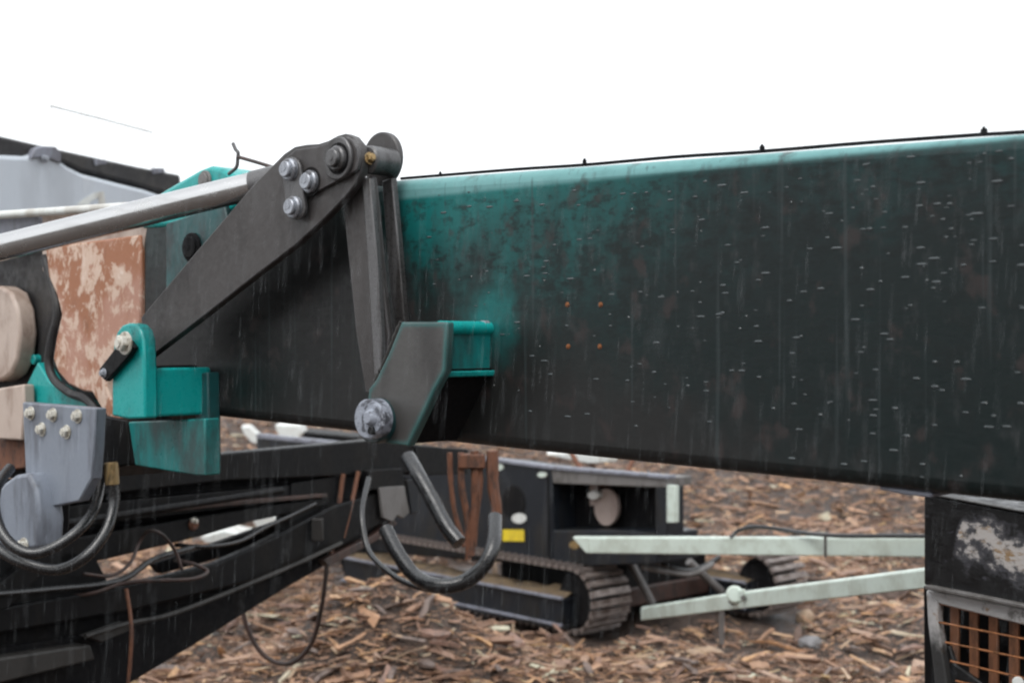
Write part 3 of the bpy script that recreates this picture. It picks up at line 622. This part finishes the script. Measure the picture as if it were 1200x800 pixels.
hose('loose_wire', [P(148, 690, 6.4), P(152, 715, 6.35), P(154, 745, 6.3), P(150, 800, 6.3), P(140, 850, 6.3)], 0.009, m_rust, 'rusty wire hanging straight down over the lowest rail of the frame', 'wire')
hose('loose_wire', [P(205, 638, 6.9), P(240, 640, 6.9), P(280, 634, 7.1), P(310, 618, 7.3), P(345, 602, 7.5), P(370, 590, 7.6)], 0.011, m_hose, 'black cable slung between the lower beam and the upright of the frame', 'wire')

# ------------------------------------------------------------------ tank with rubber lip, far left
TPL = Plane(0, 9.0, 240, 10.6); TA = TPL.at
tk = thing('grey_tank', 'pale grey tank with a black rubber lip and a thin handrail, far left', 'tank', tuple(TA(-200, 826)))
ob('shell', plate(TPL, [(-300, 178), (-40, 180), (0, 181.5), (32, 183), (44, 178), (58, 179), (68, 186), (80, 195), (96, 203), (130, 212), (170, 222), (212, 236), (220, 320), (212, 430), (130, 500), (-300, 505)], 0, 1.6), m_tank, tk, 0.03, 3)
ob('rubber_lip', plate(TPL, [(-300, 118), (-60, 149), (0, 159), (60, 173), (110, 184), (160, 195), (212, 205), (214, 232), (170, 219), (96, 200), (70, 188), (0, 184), (-300, 182)], -0.05, 1.45), m_rubber, tk, 0.02)
lg = ob('lip_bracket', plate(TPL, [(36, 186), (42, 174), (50, 171), (66, 172), (72, 179), (72, 192), (54, 184)], 0.02, 0.06), m_lug, tk, 0.008)
place('bolt', hexbolt(0.02, 0.03, m_bolt), lg, TA(52, 186, 0.02), TPL.n)
for x, y in ((118, 190), (186, 200)): ob('lip_plate', plate(TPL, [(x - 7, y - 3), (x + 6, y - 3), (x + 8, y + 2), (x - 6, y + 4)], -0.04, 0.02), m_lug, tk, 0.003)
ob('white_mark', plate(TPL, [(90, 240), (98, 233), (110, 226), (122, 224), (124, 240), (116, 240), (116, 231), (108, 235), (104, 240)], 0.004, 0.003), m_white, tk)
ob('handrail', tube([TA(59, 124, -.3), TA(118, 139, -.3), TA(178, 155, -.3)], 0.007, 8, 3), m_white, tk)
for x, y, y2 in ((60, 124, 176), (180, 155, 202)): ob('rail_post', tube([TA(x, y, -.3), TA(x, (y + y2) / 2, -.3), TA(x, y2, -.3)], 0.003, 8, 2), m_white, tk)
for x in (-120, -280):
    p = TA(x, 480, -0.6); ob('leg', obox(V((p.x, p.y, p.z / 2)), WA, (0.2, 0.2, p.z)), m_lug, tk, 0.01)

# ------------------------------------------------------------------ tracked machine
mc = thing('tracked_machine', 'low black tracked machine standing on the wood chips with an open side bay', 'machine', tuple(T0))
TL, TH, TW = 3.7, 0.56, 0.46
def make_track(b0, fwd=0.0):
    bm = NB(); T = lambda a, b, c: T_(a + fwd, b, c)
    x1, x0 = -0.30, -TL + 0.35
    # side frame: box with a lip above and below
    obox(T((x0 + x1) / 2, b0 + 0.13, 0.175), (TE, TP, WA[2]), (x1 - x0, 0.36, 0.20), bm)
    obox(T((x0 + x1) / 2, b0 + 0.125, 0.287), (TE, TP, WA[2]), (x1 - x0 + 0.02, 0.39, 0.02), bm)
    obox(T((x0 + x1) / 2, b0 + 0.125, 0.06), (TE, TP, WA[2]), (x1 - x0 + 0.02, 0.41, 0.03), bm)
    t = ob('track', bm, m_black2, mc, 0.006)
    for zz in (0.304, 0.082): ob('lip', obox(T((x0 + x1) / 2, b0 - 0.072, zz), (TE, TP, WA[2]), (x1 - x0 + 0.02, 0.03, 0.022)), m_lug, t, 0.004)
    ob('mud', mud_strip(b0, x0 + fwd, x1 + fwd), m_mud, t, kind='stuff')
    for a in (-TH / 2, -TL + TH / 2): ob('wheel', cyl(T(a, b0 + 0.1, TH / 2), T(a, b0 + 0.38, TH / 2), TH / 2 - 0.05, 24, cham=0.02), m_dark, t)
    # pads round the loop
    r = TH / 2 - 0.02; straight = TL - TH; per = 2 * straight + 2 * math.pi * r; n = 96
    for k in range(n):
        s = per * k / n
        if s < straight: a, z, an = -TH / 2 - s, TH / 2 + r, math.pi / 2
        elif s < straight + math.pi * r: th = (s - straight) / r + math.pi / 2; a, z, an = -TL + TH / 2 + r * math.cos(th), TH / 2 + r * math.sin(th), th
        elif s < 2 * straight + math.pi * r: q = s - straight - math.pi * r; a, z, an = -TL + TH / 2 + q, TH / 2 - r, -math.pi / 2
        else: th = (s - 2 * straight - math.pi * r) / r - math.pi / 2; a, z, an = -TH / 2 + r * math.cos(th), TH / 2 + r * math.sin(th), th
        nrm = TE * math.cos(an) + V((0, 0, math.sin(an)))
        tan = TE * -math.sin(an) + V((0, 0, math.cos(an)))
        o = bpy.data.objects.new('track_pad', ME_PAD); C.objects.link(o); o.parent = t
        o.matrix_local = Matrix.Translation(T(a, b0 + TW / 2, z) - T0) @ Matrix((tan, TP, nrm)).transposed().to_4x4()
    return t
bm = NB(); obox(V((0, 0, 0)), WA, (0.058, TW, 0.022), bm); obox(V((-0.014, 0, 0.016)), WA, (0.016, TW * 0.98, 0.026), bm)
obox(V((0, 0, -0.03)), WA, (0.05, 0.12, 0.04), bm)
ME_PAD = mesh('track_pad', bm, m_track)
def mud_strip(b0, x0, x1):
    bm = NB(); n, m = 60, 6; g = []
    for i in range(n + 1):
        row = []
        for j in range(m + 1):
            a = x0 + (x1 - x0) * i / n; v = j / m; b = b0 - 0.06 + 0.34 * v
            edge = min(v, 1 - v) * 3
            h = 0.297 + max(0, min(edge, 1)) * (0.05 + 0.05 * mnoise.noise((a * 2.5, b * 5, 3)) + 0.03 * mnoise.noise((a * 9, b * 9, 1))) * (0.5 + 0.5 * v)
            row.append(bm.verts.new(T(a, b, h)))
        g.append(row)
    for A_, B_ in zip(g, g[1:]):
        for j in range(m): bm.faces.new((A_[j], A_[j + 1], B_[j + 1], B_[j]))
    return bm
make_track(0.0); make_track(1.72, 0.55)
# body: plane parallel to the tracks, just inside the near one
class Pl2(Plane):
    def __init__(s, p, u):
        s.p = V((p.x, p.y, 0)); s.u = u; s.n = V((u.y, -u.x, 0))
        if s.n.y > 0: s.n = -s.n
MP = Pl2(T(0, 0.16, 0), TE)
ob('side_panel', plate(MP, [(300, 512), (480, 531), (585, 541), (646, 549), (648, 662), (560, 657), (300, 636)], 0, 0.35), m_black2, mc, 0.02, 3)
ob('top_lid', plate(MP, [(300, 508), (585, 538), (646, 546), (782, 557), (782, 561), (646, 550), (585, 542), (300, 513)], 0.02, 0.1), m_lug, mc, 0.004)
ob('bay_header', plate(MP, [(646, 550), (782, 560), (782, 571), (648, 566)], 0.0, 0.3), m_sheet, mc, 0.006)
ob('bay_post', plate(MP, [(768, 571), (782, 571), (782, 650), (768, 650)], 0.0, 0.2), m_black2, mc, 0.006)
ob('bay_sill', plate(MP, [(648, 621), (742, 622), (770, 626), (770, 660), (648, 664)], 0.01, 0.5), m_black2, mc, 0.01)
ob('bay_back', plate(MP, [(640, 548), (790, 556), (790, 640), (640, 650)], -0.30, 0.05), m_dark, mc, 0.004)
ob('white_edge_strip', plate(MP, [(781, 568), (791, 569), (791, 612), (781, 612)], 0.03, 0.05), m_mint, mc, 0.005)
def oval(pl, cx, cy, rx, ry, off, th, seg=28): return plate(pl, [(cx + rx * math.cos(k * 2 * math.pi / seg), cy + ry * math.sin(k * 2 * math.pi / seg)) for k in range(seg)], off, th)
m_pink = worn('pinkish grey brown', (0.34, 0.27, 0.24), (0.24, 0.18, 0.16), None, 0.6, sc=9)
ob('see_through_disc', oval(MP, 710, 594, 14, 22, -0.2, 0.04), m_pink, mc, 0.006)  # pale disc standing for ground seen through an open hole
ob('bay_valve', oval(MP, 695, 580, 7, 5, -0.15, 0.1), m_white, mc, 0.006)
ob('bay_bar', plate(MP, [(650, 577), (700, 579), (700, 583), (650, 581)], -0.3, 0.03), m_sheet, mc, 0.003)
ob('valve_stem', plate(MP, [(691, 566), (700, 566), (700, 592), (691, 592)], -0.2, 0.03), m_pink, mc, 0.003)
ob('porthole', oval(MP, 602, 589, 12, 19, 0.006, 0.04), m_dark, mc, 0.004)  # near-black disc standing for the dark inside of an oval hole
ob('porthole_rim', oval(MP, 602, 589, 14, 21, 0.003, 0.03), m_black, mc, 0.003)
ob('sticker', oval(MP, 608, 607, 8.5, 6, 0.012, 0.006), m_white, mc, label='oval white sticker below the porthole')
ob('sticker', plate(MP, [(589, 620), (614, 620.5), (614, 634), (589, 633.5)], 0.010, 0.006), m_yellow, mc, label='rectangular yellow sticker')
ob('lamp', oval(MP, 635, 556, 5.5, 3.2, 0.012, 0.01), m_mint, mc)
ob('lamp', oval(MP, 584, 547, 5.5, 4, 0.012, 0.01), m_mint, mc)
ob('panel_seam', plate(MP, [(640.5, 556), (643.5, 556), (645, 655), (642, 655)], 0.004, 0.02), m_dark, mc)
ob('bolt', disc_ := oval(MP, 673, 638, 6, 5, 0.16, 0.15), m_brass, mc)
# chassis between the tracks
ob('chassis', obox(T(-0.95, 1.1, 0.36), (TE, TP, WA[2]), (1.5, 1.15, 0.34)), m_black, mc, 0.02)
ob('cross_member', obox(T(-0.32, 1.1, 0.24), (TE, TP, WA[2]), (0.3, 1.2, 0.16)), m_brownwire, mc, 0.015)
ob('stay', cyl(T(-0.05, 1.25, 0.50), T(0.02, 1.62, 0.2), 0.035, 10), m_sheet, mc)
ob('stay', cyl(T(-0.2, 0.6, 0.62), T(0.0, 0.72, 0.2), 0.035, 10), m_sheet, mc)
ob('low_hose', tube([P(752, 652, 11.6), P(780, 662, 11.6), P(808, 668, 11.6), P(828, 662, 11.6), P(843, 652, 11.7)], 0.02, 8, 6), m_hose, mc)
ob('low_hose', tube([P(752, 664, 11.5), P(785, 670, 11.5), P(812, 672, 11.5), P(836, 660, 11.6)], 0.02, 8, 6), m_sheet, mc)
hose('rusty_hose', [P(668, 528, 12.2), P(680, 547, 12.1), P(695, 562, 12.0), P(711, 567, 12.0), P(727, 561, 12.0), P(739, 545, 12.1), P(744, 525, 12.2)], 0.022, m_rust, 'rusty orange hose drooping over the top edge of the machine bay')

# ------------------------------------------------------------------ pale bars reaching to the right
def bar(pts, label, thick, b=0.008):
    """pts: px, y top, y bottom, metres away"""
    o = thing('steel_bar', label, 'bar', tuple(P(pts[0][0], pts[0][2], pts[0][3])))
    bm = NB(); rings = []
    for x, yt, yb, d in pts:
        a, c = P(x, yt, d), P(x, yb, d); off = V((0.25, 0.97, 0)) * thick
        rings.append([bm.verts.new(v) for v in (a, c, c + off, a + off)])
    for A_, B_ in zip(rings, rings[1:]):
        for k in range(4): bm.faces.new((A_[k], A_[(k + 1) % 4], B_[(k + 1) % 4], B_[k]))
    bm.faces.new(rings[0][::-1]); bm.faces.new(rings[-1])
    ob('bar_body', bm, m_mint, o, b); return o
ub = bar([(690, 629.5, 648, 10.55), (1078, 630, 652.5, 8.75), (1150, 630, 654, 8.4)], 'level pale mint steel bar, upper of two by the tracked machine', 0.09)
ob('pointed_end', extr(NB(), [P(671, 629.5, 10.62), P(690.5, 629.5, 10.56), P(690.5, 648, 10.56), P(686, 647, 10.58)], V((0.02, 0.09, 0))), m_mint, ub, 0.004)
ob('joint', extr(NB(), [P(965.5, 628.8, 9.2), P(969, 628.8, 9.19), P(969, 652.6, 9.19), P(965.5, 652.6, 9.2)], V((0.02, 0.08, 0))), m_sheet, ub)
lb = bar([(751, 712, 727, 10.75), (850, 696.5, 715, 8.95), (1080, 667, 690, 6.6), (1150, 657.5, 682, 6.0)], 'sloping pale mint steel bar with a welded knuckle, lower of two', 0.07)
def lbp(x, y, dd=0.0):
    d = 1 / (1 / 8.95 + (x - 850) / 230 * (1 / 6.6 - 1 / 8.95)); return P(x, y, d + dd)
ob('knuckle', cyl(lbp(861, 696, -0.06), lbp(861, 696, 0.08), 0.055, 16, cham=0.012), m_mint, lb)
ob('knuckle_plate', extr(NB(), [lbp(852, 694, -.015), lbp(872, 690, -.015), lbp(874, 703, -.015), lbp(856, 706, -.015)], V((0.01, 0.03, 0))), m_mint, lb, 0.005)
ob('bolt', cyl(lbp(857, 704, -0.05), lbp(857, 704, 0.0), 0.02, 6), m_sheet, lb); ob('bolt', cyl(lbp(871, 700, -0.05), lbp(871, 700, 0.0), 0.018, 6), m_sheet, lb)
ob('drop_leg', extr(NB(), [lbp(843, 714, 0.03), lbp(849, 713, 0.03), lbp(849, 755, 0.03), lbp(843, 755, 0.03)], V((0, 0.02, 0))), m_sheet, lb, 0.003)
hose('black_cable', [P(856, 630, 9.7), P(866, 621, 9.7), P(885, 617, 9.6), P(910, 619, 9.5), P(940, 624, 9.3), P(985, 627.5, 9.0), P(1040, 627.5, 8.8), P(1100, 628, 8.6)], 0.014, m_hose, 'black cable rising then lying on the upper mint bar', 'cable')

# ------------------------------------------------------------------ scorched housing, right
BG = Plane(1085, 5.3, 1200, 4.9); BA = BG.at
bx = thing('scorched_housing', 'fire-blackened metal housing with a rusty grille, at the right edge under the arm', 'machine housing', tuple(V((BA(1150, 700).x, BA(1150, 700).y, 0))))
m_burnt = burnt_material(bx)
ob('upper_panel', plate(BG, [(1082, 578), (1300, 620), (1300, 728), (1082, 685)], 0.0, 1.1), m_burnt, bx, 0.01, 3)
ob('top_rim', plate(BG, [(1081, 576.2), (1300, 617.5), (1300, 620), (1081, 578.5)], 0.012, 0.05), m_oldsteel, bx, 0.004)
ob('ledge', plate(BG, [(1083, 685), (1300, 728), (1300, 733), (1083, 690)], 0.03, 0.3), m_sheet, bx, 0.004)
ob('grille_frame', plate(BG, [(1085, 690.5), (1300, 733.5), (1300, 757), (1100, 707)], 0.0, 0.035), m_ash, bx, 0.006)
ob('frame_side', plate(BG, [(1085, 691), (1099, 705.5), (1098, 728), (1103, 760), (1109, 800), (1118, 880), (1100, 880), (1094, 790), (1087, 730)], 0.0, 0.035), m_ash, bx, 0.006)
ob('lower_body', plate(BG, [(1086, 690), (1300, 735), (1300, 1180), (1086, 1160)], -0.16, 0.9), m_dark, bx, 0.01)
ob('soot_panel', plate(BG, [(1103, 758), (1112, 756), (1119, 778), (1150, 800), (1170, 836), (1300, 850), (1300, 1170), (1120, 1120), (1109, 830)], -0.03, 0.1), m_burnt, bx, 0.006)
for x, w_ in ((1118, 10), (1140.5, 10), (1163.5, 10.5), (1187.5, 11), (1213, 11), (1240, 12)):
    yt = 706 + (x - 1100) * 0.245
    ob('slat', plate(BG, [(x - w_ / 2, yt), (x + w_ / 2, yt + 2), (x + w_ / 2, 845), (x - w_ / 2, 843)], -0.045, 0.012), m_copper, bx, 0.003)
for pts in ([(1099, 706), (1200, 730), (1300, 754)], [(1097, 728), (1200, 748), (1300, 768)], [(1108, 752), (1200, 771), (1300, 792)], [(1114, 774), (1200, 794), (1300, 817)], [(1120, 797), (1200, 816), (1300, 840)]):
    ob('grille_wire', tube([BA(x, y, -0.01) for x, y in pts], 0.0042, 8, 3), m_wire, bx)
ob('pale_knob', cyl(BA(1193, 799, -0.05), BA(1193, 799, 0.03), 0.02, 14, cham=0.004), m_white, bx)
ob('post', plate(BG, [(1082, 686), (1086, 686), (1100, 880), (1096, 1160), (1086, 1160)], -0.1, 0.12), m_black, bx, 0.004)

# ------------------------------------------------------------------ loose things on the ground
def on_ground(px, py):
    d = V(((px - 600) / FPX, 1, -(py - 400) / FPX)); t = 6.0
    while t < 40:
        p = V((0, 0, CAMZ)) + d * t
        if p.z <= gz(p.x, p.y): return p
        t += 0.02
    return p
def splinter(name, px, py, L, W, H, ang, mat, label, tilt=0.06, cat='wood piece', group=None, lift=0.03):
    p = on_ground(px, py); bm = NB(); n = 6; rings = []
    for i in range(n + 1):
        t = i / n - 0.5; k = 1 - 0.6 * abs(2 * t) ** 3
        cy, cz = 0.06 * L * math.sin(i * 1.3 + px), 0.03 * L * math.cos(i * 1.1 + py)
        rings.append([bm.verts.new((L * t, cy * 0.5 + W / 2 * k * s1 * random.uniform(.75, 1.15), cz + H / 2 * k * s2 * random.uniform(.7, 1.15))) for s1, s2 in ((-1, -.6), (0, -1), (1, -.6), (1, .6), (0.1, 1), (-1, .6))])
    for A_, B_ in zip(rings, rings[1:]):
        for k in range(6): bm.faces.new((A_[k], A_[(k + 1) % 6], B_[(k + 1) % 6], B_[k]))
    bm.faces.new(rings[0][::-1]); bm.faces.new(rings[-1])
    me = mesh(name, bm, mat); o = bpy.data.objects.new(name, me); C.objects.link(o)
    o.location = p + V((0, 0, lift)); o.rotation_euler = (random.uniform(-.3, .3), tilt, R(ang)); return tag(o, label, cat, group)
splinter('wood_splinter', 316, 782, 0.36, 0.06, 0.035, 8, m_w1, 'orange wood splinter lying under the looped hanging cable')
splinter('wood_splinter', 214, 790, 0.50, 0.09, 0.06, 12, m_w3, 'long grey brown plank piece beside the lowest frame rail')
splinter('wood_splinter', 262, 775, 0.22, 0.06, 0.05, 70, m_w1, 'short bright orange chunk standing between two planks', 0.9, lift=0.05)
splinter('wood_splinter', 508, 747, 0.24, 0.10, 0.06, 4, m_w4, 'smooth pinkish wood lump on the chip mound')
splinter('wood_splinter', 578, 692, 0.36, 0.07, 0.05, 70, m_w2, 'tan stick leaning against the near track frame', -1.0, lift=0.12)
splinter('wood_splinter', 546, 716, 0.20, 0.06, 0.05, 40, m_w2, 'short tan stub poking out of the mound before the track', -0.8, lift=0.05)
splinter('wood_splinter', 912, 764, 0.52, 0.055, 0.04, -32, m_w1, 'slender orange stick lying on the chips by the grey stone', lift=0.06)
splinter('wood_splinter', 826, 768, 0.30, 0.10, 0.05, 14, m_w2, 'wide tan splinter below the drop leg of the sloping bar')
splinter('wood_splinter', 755, 776, 0.34, 0.05, 0.04, 5, m_w2, 'pale tan strip of wood below the end of the near track')
splinter('wood_splinter', 1080, 764, 0.42, 0.07, 0.05, 20, m_w4, 'pinkish branch piece beside the scorched housing')
splinter('wood_splinter', 1052, 700, 0.42, 0.28, 0.24, 40, m_w3, 'thick grey brown block of wood behind the scorched housing', lift=0.06)
splinter('wood_splinter', 848, 789, 0.16, 0.07, 0.03, 15, m_w1, 'small orange flake of wood at the bottom of the yard')
splinter('wood_splinter', 500, 718, 0.22, 0.06, 0.05, 60, m_w3, 'dark upright stub on top of the chip mound', -0.7, lift=0.05)
splinter('wood_splinter', 495, 780, 0.30, 0.09, 0.05, -55, m_w3, 'grey piece of wood lying across the chips near the bottom edge')
# more loose chunks, alike
prot = []
for k in range(10):
    bm = NB(); L = random.uniform(0.12, 0.24); W = L * random.uniform(0.14, 0.34); v = [bm.verts.new(p) for p in chip_verts(L, W, W * random.uniform(0.3, 0.7), 0.02)]
    for f in CF: bm.faces.new([v[i] for i in f])
    prot.append(mesh('wood_chunk', bm, (m_w4, m_w3, m_w2, m_w3, m_w4, m_w1, m_w3, m_w4, m_w2, m_w3)[k]))
n = 0
while n < 90:
    x, y = random.uniform(170, 1090), random.uniform(695, 800); p = on_ground(x, y)
    if in_machine(p.x, p.y) or p.y > 13.5 or (850 < x < 1085 and 705 < y < 758): continue
    o = bpy.data.objects.new('wood_chunk', prot[n % 10]); C.objects.link(o); o.location = p + V((0, 0, 0.05))
    o.rotation_euler = (random.uniform(-.5, .5), random.uniform(-.5, .5), random.uniform(0, 6.28))
    tag(o, 'broken wood chunk lying loose on top of the wood chips', 'wood chunk', 'loose wood chunks on the chips'); n += 1
def stone(name, px, py, r, mat, label, sq=0.6, cat='stone'):
    p = on_ground(px, py); bm = NB(); bmesh.ops.create_icosphere(bm, subdivisions=3, radius=r)
    for v in bm.verts:
        v.co *= 1 + 0.18 * mnoise.noise(v.co * (2.2 / r)) + 0.05 * mnoise.noise(v.co * (6 / r)); v.co.z *= sq
    me = mesh(name, bm, mat); o = bpy.data.objects.new(name, me); C.objects.link(o); o.location = p + V((0, 0, r * sq * 0.45)); return tag(o, label, cat)
stone('stone', 950, 757, 0.105, m_stone, 'smooth grey stone in the muddy dip below the sloping bar')
stone('stone', 944, 728, 0.085, m_w2, 'pale lump at the edge of the muddy dip, under the sloping bar', 0.9, 'rubble')
# white scrap seen through the frame
def scrap(name, pts, d, th, mat, label, cat):
    bm = extr(NB(), [P(x, y, d) for x, y in pts], V((0.02, th, 0.03)))
    c = P(sum(p[0] for p in pts) / len(pts), max(p[1] for p in pts), d)
    o = ob(name, bm, mat, origin=c, bevel=0.01); return tag(o, label, cat)
scrap('white_sheet', [(282, 500), (292, 500), (306, 514), (304, 521), (294, 518), (286, 509)], 19.0, 0.1, m_white, 'curved white scrap seen through the gap below the arm', 'scrap')
scrap('white_crate', [(322, 498), (350, 499), (354, 508), (346, 517), (328, 515)], 19.3, 0.4, m_white, 'off white crate lying behind the frame below the arm', 'crate')
scrap('black_scrap', [(356, 506), (420, 512), (422, 521), (350, 522)], 18.0, 0.4, m_black, 'black bar lying beyond the frame beside the white crate', 'scrap')
scrap('white_board', [(234, 630), (262, 622), (330, 636), (326, 641), (240, 636)], 13.0, 0.3, m_white, 'flat whitish panel lying behind the lower beam of the frame', 'panel')
scrap('white_bucket', [(296, 610), (312, 603), (325, 606), (318, 618), (304, 624)], 12.8, 0.25, m_white, 'white bucket on its side behind the frame', 'bucket')
scrap('cream_can', [(313, 620), (325, 616), (328, 623), (322, 632), (312, 631)], 12.7, 0.12, m_cream, 'small cream can beside the white bucket behind the frame', 'can')
scrap('white_rag', [(640, 533), (668, 530), (724, 536), (722, 541), (690, 543)], 15.2, 0.3, m_white, 'whitish scrap lying behind the machine top below the arm', 'scrap')

# ------------------------------------------------------------------ falling rain
m = M('rain water', 0.1); m.over(1, (0.8, 0.85, 0.88)); m.b.inputs['Alpha'].default_value = 0.10; m_rain = m.done()
VV = []; FF = []
for k in range(3000):
    d = 1.6 + 4.0 * random.random(); x = random.uniform(-0.4, 0.4) * d; z = CAMZ + random.uniform(-0.27, 0.27) * d
    L = random.uniform(0.04, 0.10); r = 0.00021 * random.uniform(0.7, 1.4); b = len(VV); lean = L * 0.03  # drops stretched long to stand for the trails of falling rain
    VV.append((x + lean, d, z + L / 2)); VV.append((x - lean, d, z - L / 2))
    for i in range(4): VV.append((x + r * math.cos(i * math.pi / 2) - lean * 0.4, d + r * math.sin(i * math.pi / 2), z - L * 0.25))
    for i in range(4): FF += [(b, b + 2 + i, b + 2 + (i + 1) % 4), (b + 1, b + 2 + (i + 1) % 4, b + 2 + i)]
me = bpy.data.meshes.new('rain'); me.from_pydata(VV, [], FF); me.materials.append(m_rain)
o = bpy.data.objects.new('rain', me); C.objects.link(o); o['kind'] = 'stuff'; o['label'] = 'thin streaks of rain falling through the whole view'
